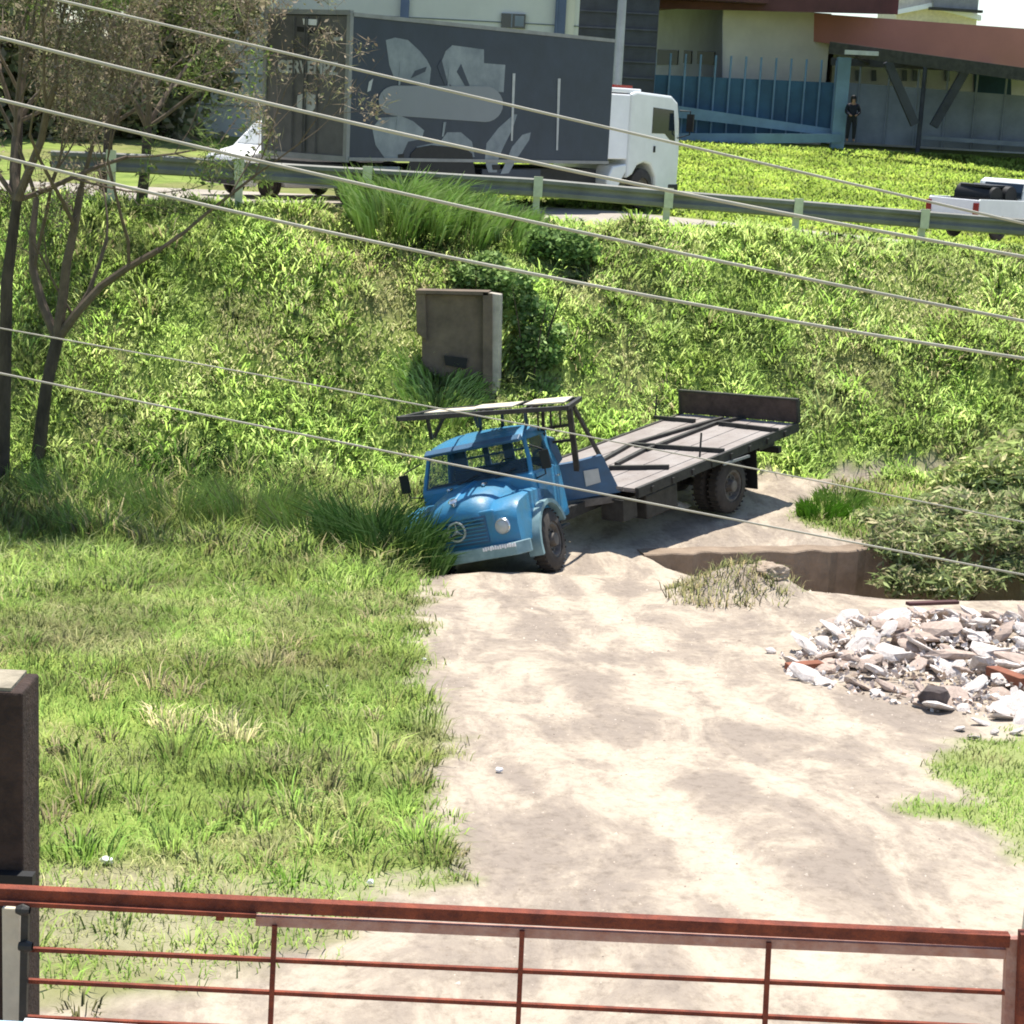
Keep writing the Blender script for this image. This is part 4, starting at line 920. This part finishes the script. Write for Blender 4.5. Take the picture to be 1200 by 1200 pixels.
q = [at(1080, 159, 75.3), at(1290, 172, 73.6), at(1290, 179, 73.6), at(1080, 163, 75.3)]
tag(MB().prism(q, (0, .5, 0)).build('yard_bench', M['fencegrey']), 'long low grey ledge along the mesh fence under the canopy', 'ledge')
# pale apron of concrete in front of the yard
ap = MB(); qq = [ground_at(985, 171), ground_at(1090, 169), ground_at(1130, 176), ground_at(1100, 180), ground_at(1010, 178)]
# ================================================================== PERSON by the fence
pf = at(996, 166, 74.2); pz = pf.z
PS = thing('person', 'person in dark clothes standing at the corner of the blue fence, hands together', 'person', (pf.x, 74.2, pz))
def skin(name, pts, edges, rad, m, par, sub=1):
    me = bpy.data.meshes.new(name); me.from_pydata(pts, edges, []); o = bpy.data.objects.new(name, me); C.objects.link(o)
    sk = o.modifiers.new('s', 'SKIN'); sb = o.modifiers.new('d', 'SUBSURF'); sb.levels = sub; sb.render_levels = sub
    for i, r_ in enumerate(rad): me.skin_vertices[0].data[i].radius = (r_, r_)
    me.skin_vertices[0].data[0].use_root = True
    dg = bpy.context.evaluated_depsgraph_get(); m2 = bpy.data.meshes.new_from_object(o.evaluated_get(dg)); bpy.data.objects.remove(o)
    m2.materials.clear(); m2.materials.append(m); m2.name = name; q = bpy.data.objects.new(name, m2); C.objects.link(q); q.parent = par
    for p_ in m2.polygons: p_.use_smooth = True
    return q
bp = [(0, 0, .92), (0, 0, 1.12), (0, -.01, 1.36), (0, -.01, 1.46), (0, -.03, 1.56), (0, -.03, 1.66),
      (-.19, 0, 1.38), (-.27, -.03, 1.12), (-.12, -.24, 1.0), (-.05, -.28, .98), (.19, 0, 1.38), (.28, -.03, 1.12), (.14, -.22, 1.02), (.07, -.27, .98),
      (-.1, 0, .86), (-.12, -.02, .48), (-.12, .02, .08), (-.13, -.13, .04), (.1, 0, .86), (.12, -.04, .48), (.13, .02, .08), (.14, -.13, .04)]
be = [(0, 1), (1, 2), (2, 3), (3, 4), (4, 5), (2, 6), (6, 7), (7, 8), (8, 9), (2, 10), (10, 11), (11, 12), (12, 13), (0, 14), (14, 15), (15, 16), (16, 17), (0, 18), (18, 19), (19, 20), (20, 21)]
br = [.15, .13, .15, .055, .095, .085, .06, .045, .033, .04, .06, .045, .033, .04, .09, .06, .045, .04, .09, .06, .045, .04]
skin('body', bp, be, br, M['skin'], PS)
cp = [0, 1, 2, 6, 7, 8, 10, 11, 12, 14, 15, 16, 18, 19, 20]
mp_ = {k: i for i, k in enumerate(cp)}
skin('clothing', [bp[k] for k in cp], [(mp_[a], mp_[b]) for a, b in be if a in mp_ and b in mp_], [br[k]*1.14+.015 for k in cp], M['cloth'], PS)
MB().loft([[(math.cos(2*PI*j/12)*r_, -.015+math.sin(2*PI*j/12)*r_*1.05, z) for j in range(12)] for z, r_ in ((1.5, .10), (1.6, .115), (1.68, .112), (1.74, .08), (1.765, .02))]).build('hair', M['hair'], PS, smooth=True).location = (0, .035, 0)

# ================================================================== CONCRETE REMAINS on the embankment
q = [at(*p_, 35.6) for p_ in ((488, 343), (577, 345), (577, 466), (560, 468), (548, 420), (520, 418), (497, 400), (488, 392))]
ct = thing('concrete_headwall', 'broken brown concrete headwall standing out of the weeds behind the blue truck', 'wall', at(535, 460, 35.6))
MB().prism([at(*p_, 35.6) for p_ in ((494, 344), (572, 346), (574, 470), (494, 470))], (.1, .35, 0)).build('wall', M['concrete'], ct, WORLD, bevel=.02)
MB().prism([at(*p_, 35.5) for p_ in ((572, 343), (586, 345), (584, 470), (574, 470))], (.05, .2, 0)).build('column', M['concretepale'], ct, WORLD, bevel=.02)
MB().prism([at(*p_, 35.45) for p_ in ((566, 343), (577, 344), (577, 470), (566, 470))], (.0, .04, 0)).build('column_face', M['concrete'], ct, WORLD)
MB().prism([at(*p_, 35.5) for p_ in ((487, 342), (498, 342), (500, 400), (488, 390))], (.05, .4, 0)).build('edge_pier', M['concrete'], ct, WORLD, bevel=.02)
MB().prism([at(*p_, 35.45) for p_ in ((487, 340), (572, 342), (572, 346), (487, 344))], (.05, .4, 0)).build('coping', M['concrete'], ct, WORLD)
MB().prism([at(*p_, 35.55) for p_ in ((520, 417), (548, 420), (546, 432), (522, 428))], (.0, .04, 0)).build('drain_opening', M['black'], ct, WORLD)

# ================================================================== DITCH WALL
d_ = Vector((WB[0]-WA[0], WB[1]-WA[1], 0)).normalized(); nn = Vector((-d_.y, d_.x, 0))
m = MB(); Ltot = 7.5; secs = []
for i in range(46):
    u = -.15+Ltot*i/45; b = Vector((WA[0], WA[1], 0))+d_*u; zt2 = gz(*(b+nn*.25).xy)+.02+.01*math.sin(i*1.1)+.006*math.sin(i*5.3); j = .04*math.sin(i*1.7)+.02*math.sin(i*4.1)
    zb2 = zt2-(.05 if i == 0 else min(1.7, .3+1.9*max(0, u)))
    f_ = b-nn*(.1+j); k_ = b+nn*.3
    secs.append([(f_.x, f_.y, zb2), (f_.x, f_.y, zt2-.02), (f_.x+nn.x*.02, f_.y+nn.y*.02, zt2), (k_.x, k_.y, zt2), (k_.x, k_.y, zb2)])
tag(m.loft(secs).build('ditch_wall', M['slabwall']), 'brown concrete retaining wall along the ditch right of the blue truck', 'wall')

# ================================================================== GATE AND PILLARS
GYd = 7.65
gt = thing('metal_gate', 'rusty red metal bar gate in the foreground', 'gate', at(600, 1190, GYd))
def gbar(a, b, w, h, name, m, Y=GYd): return MB().bar(at(*a, Y), at(*b, Y), w, h).build(name, M[m], gt, WORLD)
gbar((-30, 1044), (1182, 1101), .05, .055, 'top_rail', 'gatered')
gbar((-30, 1055), (300, 1072), .04, .02, 'rail_lip', 'gatered', 7.62)
gbar((300, 1078), (1178, 1117), .03, .044, 'rail_lip', 'gatepale', 7.66)
gbar((30, 1112), (1180, 1163), .02, .018, 'cross_rod', 'gatered'); gbar((30, 1149), (1180, 1205), .02, .018, 'cross_rod', 'gatered')
gbar((30, 1192), (1180, 1248), .02, .018, 'cross_rod', 'gatered')
for x in (322, 612, 901): gbar((x, 1084 if x < 400 else 1090 if x < 700 else 1104), (x-9, 1290), .022, .022, 'upright_rod', 'gatered', 7.64)
gbar((1186, 1098), (1178, 1300), .055, .05, 'stile', 'gatepale', 7.66); gbar((1205, 1092), (1197, 1300), .075, .06, 'stile', 'gatered', 7.6)
gbar((30, 1060), (25, 1300), .032, .03, 'stile', 'dark', 7.62)
for a in ((27, 1066), (30, 1109)): MB().lathe(at(*a, 7.6), (1, 0, 0), [(-.03, .018), (.0, .03), (.03, .018)], 10).build('hinge', M['dark'], gt, WORLD)
gbar((258, 1068), (258, 1078), .035, .02, 'weld_tab', 'gatered', 7.62)
# left pillar
tz = at(20, 812, 8.0); e1 = at(43, 800, 8.0).x; pl = thing('gate_pillar', 'dark brown concrete gate pillar at the left edge with a pale cap', 'pillar', (e1-.3, 8.2, 2.8))
MB().box((e1-.415, 8.15, (tz.z+2.0)/2), (.7, .3, tz.z-2.0)).build('shaft', M['pillar'], pl, WORLD, bevel=.012)
MB().box((e1-.45, 8.15, tz.z+.006), (.66, .27, .02)).build('cap', M['captan'], pl, WORLD)
p = at(36, 1037, 7.95); MB().box((p.x-.22, 7.97, p.z+.02), (.46, .06, .05)).build('hinge_band', M['black'], pl, WORLD)
a = at(10, 1060, 7.85); b = at(31, 1060, 7.85)
tag(MB().box(((a.x+b.x)/2-.02, 7.85, (a.z+1.9)/2), (b.x-a.x, .08, a.z-1.9)).build('jamb_post', M['palepost'], bevel=.006), 'pale beige jamb post below the left end of the gate rail', 'post')
a = at(1192, 955, 9.4); q = at(1186, 1100, 9.4)
tag(MB().box((q.x+.33, 9.45, (a.z+1.8)/2), (.5, .15, a.z-1.8)).build('cream_pillar', M['palepost'], bevel=.01), 'cream pillar just behind the right end of the gate', 'pillar')
# pale blue ledge just below the gate
a = at(0, 1191, 5.375); b = at(24, 1193, 5.2)
tag(MB().box((b.x-.6, 5.2, a.z-.15), (1.2, .35, .3)).build('blue_ledge', M['paleblue'], bevel=.03), 'pale blue ledge corner at the bottom left below the gate', 'ledge')
a = at(28, 1196, 6.5); b = at(160, 1203, 6.5)
tag(MB().bar(a+Vector((0, 0, -.01)), b+Vector((0, 0, -.012)), .04, .02).build('white_strip', M['whitebright']), 'thin white strip running right from the pale blue ledge', 'strip')

# ================================================================== OVERHEAD CABLES
def cable(pts, Y, r, label, name='overhead_cable'):
    xs_ = [p_[0] for p_ in pts]; co = np.polyfit(xs_, [p_[1] for p_ in pts], 2)
    P = [at(x, float(np.polyval(co, x)), Y) for x in np.linspace(-700, 1900, 60)]
    return tag(MB().tube(P, r, 8).build(name, M['wire'], smooth=True), label, 'cable', 'overhead cables across the view')
cable([(75, 0), (230, 41), (409, 78), (590, 121), (705, 148), (1200, 262)], 8.6, .0062, 'topmost pale cable, crossing the upper part of the box lorry')
cable([(0, 45), (230, 101), (409, 141), (620, 188), (721, 213), (860, 240), (1200, 300)], 8.5, .008, 'second pale cable from the top, crossing the lower side of the box lorry')
cable([(0, 117), (230, 172), (431, 216), (655, 267), (760, 290), (1200, 376)], 8.4, .0074, 'third pale cable from the top, over the weeds just below the guardrail')
cable([(0, 183), (230, 240), (424, 280), (574, 309), (760, 348), (1200, 420)], 8.3, .0074, 'fourth pale cable from the top, passing above the concrete headwall')
cable([(0, 385), (56, 394), (224, 425), (1070, 586), (1196, 611)], 8.9, .0035, 'upper of the two thin low cables, over the shrub at the right', 'thin_cable')
cable([(0, 439), (60, 448), (509, 539), (611, 561), (755, 590), (898, 615)], 8.8, .005, 'lower of the two thin low cables, passing across the blue cab', 'thin_cable')

# ================================================================== PLANTS
def tubeplant(): return MB()
REED = [(.045, .10, .02), (.08, .16, .035), (.12, .21, .05), (.17, .26, .085)]
c = (-1.78, 28.3)
plant('reed_clump', 'dark green arching reed clump against the nose of the blue truck', 'plant', (c[0], c[1], gz(*c)), [clump(c, 1000, 1.3, .04, REED, 51, .55, (.15, .9)), clump((-1.3, 27.8), 380, .62, .03, REED, 52, .32, (.2, 1.1)), clump((-2.3, 28.8), 700, 1.5, .04, REED, 53, .6, (.15, .9))], stems_at(c, 6, .7, .3, 5))
for i, (x, y, h_, sp, lab) in enumerate([(-3.2, 29.4, 1.2, .6, 'tall grey green grass clump a step left of the reed clump'), (-4.3, 30.2, 1.25, .7, 'tall feathery grass clump below the shade-dark tufts of the embankment'), (-5.6, 30.4, 1.1, .8, 'tall grass clump right of the forked tree foot'), (-7.4, 31.2, 1.0, .8, 'tall grass clump around the foot of the forked tree'), (-6.6, 29.4, .8, .7, 'light green tall grass clump in front of the forked tree')]):
    plant('tall_grass', lab, 'plant', (x, y, gz(x, y)), [clump((x, y), 700, h_, .028, GREEN+OLIVE[:1]+[(.3, .4, .11)], 60+i, sp, (.15, .8))], stems_at((x, y), 5, h_*.6, sp*.5, 60+i), 'tall grass clumps along the foot of the embankment')
def at_slope(px, py):
    g_ = ground_at(px, py); return (g_.x, g_.y)
def bush(name, label, px, py, blobs, size, n, pal, seed, group=None, **kw):
    x, y = at_slope(px, py); z = gz(x, y); bl = [(x+a, y+b, z+c_, rx, ry, rz_) for a, b, c_, rx, ry, rz_ in blobs]
    return plant(name, label, 'shrub', (x, y, z), [leaf_cloud(n, bl, size, pal, seed, **kw)], stems_at((x, y), 7, max(b_[2] for b_ in blobs)+.2, .5, seed))
bush('dark_shrub', 'dark green shrub growing beside the concrete headwall', 622, 425, [(0, 0, .4, .4, .4, .4), (-.1, .2, .9, .35, .35, .3), (.3, .1, .3, .35, .4, .3), (-.25, .3, 1.3, .35, .35, .25), (.15, .3, 1.1, .3, .3, .2), (-.3, .2, 1.7, .4, .35, .2), (.5, .2, .7, .25, .3, .2)], 0.075, 2600, [(.09, .16, .04), (.14, .25, .06), (.22, .34, .1), (.32, .43, .17)], 71)
bush('creeper_shrub', 'light green shrub spilling over the top of the concrete headwall', 560, 335, [(0, 0, .2, .7, .4, .3), (.5, .0, .1, .5, .4, .3), (.2, .2, .45, .4, .3, .25)], .07, 3000, [(.24, .36, .1), (.34, .47, .17), (.14, .23, .06)], 72)
bush('dark_shrub', 'dark green leafy plant in the hollow below the guardrail', 665, 305, [(0, 0, .3, .6, .45, .35), (-.5, 0, .35, .4, .4, .35)], .07, 3000, [(.09, .16, .04), (.14, .24, .06), (.24, .37, .12)], 73)
for i, (px, py, lab) in enumerate([(455, 255, 'a'), (495, 256, 'b'), (540, 260, 'c'), (592, 262, 'd')]):
    x, y = at_slope(px, py)
    lab = ['tall leafy plant at the left end of the clump before the box lorry wheels', 'second tall leafy plant from the left before the box lorry wheels', 'third tall leafy plant before the box lorry, left of the first bare guardrail post', 'lowest leafy plant just left of the guardrail post under the box lorry'][i]
    plant('leafy_plant', lab, 'plant', (x, y, gz(x, y)), [clump((x, y), 700, [1.15, 1.05, .85, .6][i], .06, [(.32, .46, .12), (.42, .54, .18), (.24, .38, .08)], 80+i, .75, (.2, 1.3))], stems_at((x, y), 5, .5, .4, 80+i), 'leafy plants on the embankment crest')
_rs = random.Random(4)
GB = []
for _ in range(95):
    a_x = _rs.uniform(-1.3, 2.6); a_y = _rs.uniform(-1.5, 1.6); q_ = _rs.uniform(.18, .42); GB.append((a_x, a_y, (.1 if a_y > -1 else -.35)+.6*max(0, 1-((a_x-.9)/2.2)**2-((a_y-.3)/2.)**2)*_rs.uniform(.5, 1.15), q_*1.3, q_, q_*.7))
bush('grey_shrub', 'large grey green shrub hanging over the ditch at the right', 1120, 655, GB, .045, 36000, [(.27, .34, .12), (.34, .40, .17), (.42, .43, .21), (.17, .22, .08), (.46, .41, .24)], 74, shell=.2, long=4.5)
bush('olive_shrub', 'olive shrub at the right edge behind the grey green shrub', 1180, 590, [(0, 0, .5, .9, .7, .6), (-.9, .2, .3, .6, .5, .4), (.7, .8, .7, .9, .7, .7)], .06, 9000, [(.4, .5, .16), (.47, .55, .21), (.53, .49, .25), (.24, .3, .1)], 75, shell=.2, long=4.5)
x, y = at_slope(963, 607)
plant('grass_tuft', 'bright green grass tuft at the road edge behind the flatbed', 'plant', (x, y, gz(x, y)), [clump((x, y), 700, .42, .03, [(.12, .28, .02), (.18, .36, .03), (.1, .2, .02)], 90, .42, (.2, .9)), clump((x+.5, y+.8), 500, .4, .03, [(.16, .28, .04), (.22, .33, .07)], 91, .5, (.2, .9))], None)

x, y = at_slope(520, 462)
plant('weed_clump', 'light green weed clump before the foot of the concrete headwall', 'plant', (x, y, gz(x, y)), [clump((x-.1, y), 900, .6, .035, SG, 95, .75, (.5, 2.0))], stems_at((x, y), 4, .3, .3, 95))
# ================================================================== TREES
def tree(name, label, base, forks, seed, twigs=1.0, leafpal=None, nleaf=3000, lsize=.07, group=None, minr=.0042, gray=None, twfrac=.55):
    rr = random.Random(seed); tr = MB(); br_ = MB(); leaves = []
    def grow(p, d, r, ln, depth, mb):
        pts = [p]; rs = [r]; q = p.copy(); dd = d.copy(); n = 4 if depth < 3 else 3
        for i in range(n):
            dd = (dd+Vector((rr.gauss(0, .13), rr.gauss(0, .13), rr.gauss(.03, .08)))).normalized(); q = q+dd*ln/n; pts.append(q.copy()); rs.append(r*(1-.38*(i+1)/n))
        mb.tube(pts, rs, 7 if depth < 2 else (5 if depth < 4 else 3), caps=depth < 3)
        if depth >= 4:
            for k in range(1, len(pts)): leaves.append(pts[k])
        if r*.6 < minr or depth > 7: return
        nk = 2 if depth < 2 else rr.choice((2, 3, 3))
        for k in range(nk):
            t_ = 1 if k == 0 else rr.uniform(.35, .95); ix = min(len(pts)-1, int(round(t_*(len(pts)-1)))); a = rr.uniform(.25, .6) if k == 0 else rr.uniform(.45, .95)
            ax = dd.cross(Vector((rr.gauss(0, 1), rr.gauss(0, 1), rr.gauss(0, 1)))).normalized()
            nd = (Matrix.Rotation(a, 3, ax) @ dd); nd.z += .12; nd.normalize()
            grow(pts[ix], nd, rs[ix]*(.72 if k == 0 else .58), ln*rr.uniform(.68, .9), depth+1, br_)
    b = Vector(base); th = thing(name, label, 'tree', b, group)
    for path, rads, ends in forks:
        tr.tube([Vector(p_) for p_ in path], rads, 10, caps=True)
        for (d, ln, r) in ends: grow(Vector(path[-1]), Vector(d).normalized(), r, ln, 1, br_)
    tr.build('trunk', M['bark'], th, WORLD, smooth=True)
    bo = br_.build('branches', M['bark'] if not gray else M[gray], th, WORLD)
    r = np.random.default_rng(seed)
    if leaves and nleaf:
        Lp = np.array([tuple(v) for v in leaves]); keep_ = (Lp[:, 0] < -4.75) | (r.uniform(0, 1, len(Lp)) < .3); Lp = Lp[keep_]; k = r.integers(0, len(Lp), int(nleaf)); P = Lp[k]+r.normal(0, .12, (nleaf, 3))
        a = r.normal(0, 1, (nleaf, 3)); a /= np.linalg.norm(a, axis=1)[:, None]; c_ = np.cross(a, r.normal(0, 1, (nleaf, 3))); c_ /= np.linalg.norm(c_, axis=1)[:, None]
        s = r.uniform(.6, 1.5, nleaf)[:, None]*lsize
        tw = (r.uniform(0, 1, nleaf) < twfrac)[:, None]; la = np.where(tw, 2.6, .8); lb = np.where(tw, .1, .4); V_ = np.stack([P-a*s*la, P+c_*s*lb, P+a*s*la, P-c_*s*lb], 1).reshape(-1, 3)
        w_ = np.clip(fbm(P[:, 0], P[:, 2], .8, seed, 2)*2-.5, 0, 1)
        lc = np.repeat(palette(nleaf, leafpal, r, .25), 4, axis=0)
        me = fast_mesh('crown', V_-np.array(b), np.arange(4*nleaf), np.full(nleaf, 4), M['leaf'], lc); o = bpy.data.objects.new('crown', me); C.objects.link(o); o.parent = th
    return th
M['twig'] = mat('twig', (.17, .125, .09), .9, .25, 6, col2=(.10, .075, .055))
BR1 = [(.28, .22, .15), (.22, .17, .11), (.33, .27, .2), (.2, .2, .09), (.26, .26, .13)]
p0 = at(44, 520, 32.6); p0.z = gz(p0.x, p0.y)-.2; p1 = at(54, 455, 32.6); p2 = at(67, 398, 32.7)
tree('forked_tree', 'slender dark tree forking low, with twiggy brownish crown over the lorry tail', p0, [([p0, p1, p2], [.13, .105, .11], [((-.5, .1, 1), 2.6, .09), ((.8, 0, 1.0), 2.6, .085), ((.35, -.2, 1.2), 2.7, .10), ((1.0, .2, 1.3), 2.0, .05)])], 3, leafpal=BR1, nleaf=21000, lsize=.045, gray='twig')
q0 = at(2, 480, 32.0); q0.z = gz(q0.x, q0.y)-.2; q1 = at(8, 330, 32.0); q2 = at(20, 235, 32.1)
tree('slim_tree', 'upright dark tree at the left edge with greener leaves at the top', q0, [([q0, q1, q2], [.12, .1, .08], [((-.3, .1, 1), 2.2, .08), ((.6, 0, 1), 2.3, .08), ((.9, .3, .5), 2.0, .05), ((-.8, 0, .6), 2.0, .05)])], 8, leafpal=[(.12, .18, .04), (.18, .26, .06), (.1, .13, .04), (.2, .2, .09)], nleaf=11000, lsize=.055, gray='twig')
# bare brown thicket on the verge behind, hiding the road at the far left
for i, (px, Y, h_, lab, pal) in enumerate([(165, 38.5, 5.0, 'bare brown twiggy tree just left of the box lorry rear doors', BR1), (120, 39.5, 5.5, 'brownish thin tree on the verge left of the white van', BR1), (15, 40, 5.5, 'olive leafed tree on the verge at the far left edge', [(.12, .18, .04), (.18, .24, .06), (.2, .2, .09)])]):
    b = at(px, 215, Y); b.z = gz(b.x, b.y)-.1
    tree('verge_tree', lab, b, [([b, b+Vector((.1, 0, .9)), b+Vector((.1, .1, 1.6))], [.12, .10, .09], [((-.7, 0, 1), 2.0, .06), ((.6, .2, 1), 2.1, .06), ((.1, -.3, 1), 2.2, .07), ((1, 0, .6), 1.7, .045)])], 20+i, leafpal=pal, nleaf=[6500, 11000, 13000][i], lsize=.05, gray='twig')
for i, (px, Y, s_) in enumerate([(60, 60, 3.2), (190, 61, 2.6), (-60, 58, 3.5)]):
    b = at(px, 150, Y); z = 6.0; bl = [(b.x+random.uniform(-2, 2)*s_/3, Y+random.uniform(-1, 1), z+.1+k*1.0, s_*.7, s_*.5, s_*.42) for k in range(6)]
    m = MB().tube([(b.x, Y, 5.2), (b.x, Y, z+4.5)], [.2, .08], 8)
    plant('leafy_tree', ['dense olive tree far behind the slim tree at the top left', 'dense brownish tree standing before the left part of the warehouse', 'dense olive tree beyond the far left corner'][i], 'tree', (b.x, Y, 5.3), [leaf_cloud(9000, bl, .22, [(.22, .24, .11), (.3, .29, .15), (.36, .31, .2), (.16, .18, .08)], 100+i, shell=.4)], m, None, 'trunk', 'crown')

# ================================================================== GRAVEL
r = np.random.default_rng(77); n = 16000; X = r.uniform(-3, 9, n); Y = 9.5+26*r.uniform(0, 1, n)**.8; k = vis(X, Y, .5) & (r.uniform(0, 1, n) < dirtmask(X, Y)*(.25+.75*(fbm(X, Y, 1.1, 19, 3) > .5))); X, Y = X[k], Y[k]; n = len(X)
s = (r.uniform(.004, .013, n)*(1+1.2*(r.uniform(0, 1, n) > .96)))[:, None]; P = np.stack([X, Y, terrain(X, Y)], -1); a0 = r.uniform(0, 6.28, n)[:, None]
ring = [P+s*np.hstack([np.cos(a0+q*2.09)*r.uniform(.7, 1.3, (n, 1)), np.sin(a0+q*2.09)*r.uniform(.7, 1.3, (n, 1)), np.zeros((n, 1))]) for q in range(3)]
V_ = np.stack(ring+[P+s*np.array([[.1, .1, .8]])], 1).reshape(-1, 3); kk = np.arange(n)*4
Fq = np.stack([kk, kk+1, kk+3, kk+1, kk+2, kk+3, kk+2, kk, kk+3], 1).ravel(); M['stonebits'] = leafmat('gravel_bits', .9, 0.)
me = fast_mesh('gravel', V_, Fq, np.full(n*3, 3), M['stonebits'], np.repeat(palette(n, [(.4, .34, .28), (.33, .28, .23), (.26, .21, .17), (.46, .4, .34)], r, .15), 4, axis=0))
o = bpy.data.objects.new('gravel', me); C.objects.link(o); tag(o, 'small pale gravel strewn over the dirt track', 'gravel', kind='stuff')
# ================================================================== RUBBLE
pool = [chunk((1, .75, .5), 200+i) for i in range(10)]
rr = random.Random(5); heap = []
def hz(x, y, extra=0): return gz(x, y)+extra
kinds = [('rubble', 'white'), ('rubblepink', 'pink')]
pool_m = {}
for k in ('rubble', 'rubblepink'):
    for i, me in enumerate(pool): c_ = me.copy(); c_.name = 'rubble_chunk'; c_.materials.clear(); c_.materials.append(M[k]); pool_m[(k, i)] = c_
def put_chunk(x, y, s_, dz=0, k=None):
    k = k or ('rubble' if rr.random() < .68 else 'rubblepink')
    o = bpy.data.objects.new('rubble_chunk', pool_m[(k, rr.randrange(10))]); C.objects.link(o); o.location = (x, y, gz(x, y)+dz); o.scale = (s_*rr.uniform(.8, 1.4), s_*rr.uniform(.7, 1.1), s_*rr.uniform(.35, .65)); o.rotation_euler = (rr.uniform(-.6, .6), rr.uniform(-.6, .6), rr.uniform(0, 6.28))
    if k == 'rubble': tag(o, 'broken white plaster chunk among the others in the rubble heap beside the ditch', 'rubble', 'white rubble chunks of the heap')
    else: tag(o, 'broken pinkish chunk among the others in the rubble heap beside the ditch', 'rubble', 'pinkish rubble chunks of the heap')
HEAP = poly_px([(940, 800), (925, 770), (960, 745), (1015, 728), (1100, 728), (1290, 735), (1290, 840), (1180, 842), (1080, 828), (1010, 812)])
n = 0
while n < 290:
    x, y = rr.uniform(HEAP[:, 0].min(), HEAP[:, 0].max()), rr.uniform(HEAP[:, 1].min(), HEAP[:, 1].max()); s_ = float(sdist(np.array([x]), np.array([y]), HEAP)[0])
    if s_ < 0 or not vis(x, y, .6): continue
    put_chunk(x, y, rr.choice((.09, .12, .16, .2, .25, .32)), min(s_, .8)*rr.uniform(.0, .26)); n += 1
for (px, py, s_) in [(1125, 858, .1), (1150, 850, .13), (1175, 846, .16), (1195, 850, .17), (1140, 868, .08), (1190, 862, .1), (1165, 862, .07)]:
    g_ = ground_at(px, py); put_chunk(g_.x, g_.y, s_, .03, 'rubble')
# fine debris between the chunks
r = np.random.default_rng(9); n = 5500
X = r.uniform(HEAP[:, 0].min()-.5, HEAP[:, 0].max(), n); Y = r.uniform(HEAP[:, 1].min()-.6, HEAP[:, 1].max(), n); sd = sdist(X, Y, HEAP)+.5*(fbm(X, Y, 2, 8, 2)-.4); k = (sd > -.15) & vis(X, Y, .6); X, Y, sd = X[k], Y[k], sd[k]; n = len(X)
P = np.stack([X, Y, terrain(X, Y)+r.uniform(0, .12, n)*np.clip(sd*2, .1, 1.6)], -1); a = r.normal(0, 1, (n, 3)); a /= np.linalg.norm(a, axis=1)[:, None]; c_ = np.cross(a, r.normal(0, 1, (n, 3))); c_ /= np.linalg.norm(c_, axis=1)[:, None]; s = r.uniform(.015, .06, n)[:, None]; d_3 = np.cross(a, c_)
V_ = np.stack([P-a*s, P+c_*s*.7, P+a*s, P-c_*s*.7, P+d_3*s*.6], 1).reshape(-1, 3); kk = np.arange(n)*5
Fq = np.stack([kk, kk+1, kk+4, kk+1, kk+2, kk+4, kk+2, kk+3, kk+4, kk+3, kk, kk+4], 1).ravel()
M['debris'] = leafmat('debris_bits', .9, 0.0)
me = fast_mesh('debris', V_, Fq, np.full(n*4, 3), M['debris'], np.repeat(palette(n, [(.78, .73, .68), (.68, .61, .56), (.72, .64, .59), (.5, .4, .33)], r, .15), 5, axis=0))
o = bpy.data.objects.new('debris', me); C.objects.link(o); tag(o, 'fine white and brown debris spread through the rubble heap', 'debris', kind='stuff')
def slab(name, px0, px1, w, h, m, label, cat, dz=.1):
    a, b = ground_at(*px0), ground_at(*px1); a.z = gz(a.x, a.y)+dz; b.z = gz(b.x, b.y)+dz
    tag(MB().bar(a, b, w, h).build(name, M[m], bevel=.008), label, cat)
slab('terracotta_block', (922, 788), (962, 786), .14, .11, 'terracotta', 'terracotta block lying at the left tip of the rubble heap', 'block', .05)
slab('terracotta_block', (1160, 806), (1200, 822), .16, .1, 'terracotta', 'long terracotta piece near the right edge of the rubble heap', 'block', .2)
slab('red_plank', (1062, 724), (1120, 722), .1, .05, 'reddark', 'reddish plank behind the rubble heap under the grey shrub', 'plank', .2)
g_ = ground_at(1092, 830); o = solid('dark_lump', chunk((.2, .14, .2), 301), M['rubbledark'], (g_.x, g_.y, gz(g_.x, g_.y)+.12)); tag(o, 'dark pointed lump at the front of the rubble heap', 'rubble')
g_ = ground_at(902, 765); o = solid('stone', chunk((.09, .07, .06), 302), M['rubble'], (g_.x, g_.y, gz(g_.x, g_.y)+.03)); tag(o, 'small pale stone alone on the track left of the rubble heap', 'stone')
for i, (px, py, s_, lab) in enumerate([(383, 808, .05, 'small white litter piece on the lawn left of the track'), (497, 774, .04, 'small white stone on the left edge of the track'), (585, 905, .045, 'small white stone on the left wheel path of the track'), (434, 1041, .035, 'white stone in the grass just above the gate rail'), (125, 1018, .06, 'pale flat stone above the left end of the gate')]):
    g_ = ground_at(px, py); o = solid('pale_stone', chunk((s_, s_*.8, s_*.6), 310+i), M['whitebright'], (g_.x, g_.y, gz(g_.x, g_.y)+.03)); tag(o, lab, 'stone')
# pale boulder of earth on the mound
g_ = ground_at(898, 700); o = solid('earth_lump', chunk((.36, .32, .2), 330, n=3, cuts=0), M['earth'], (3.75, 26.6, gz(3.75, 26.6)-.05)); tag(o, 'rounded pale earth lump on the mound beside the ditch', 'earth')
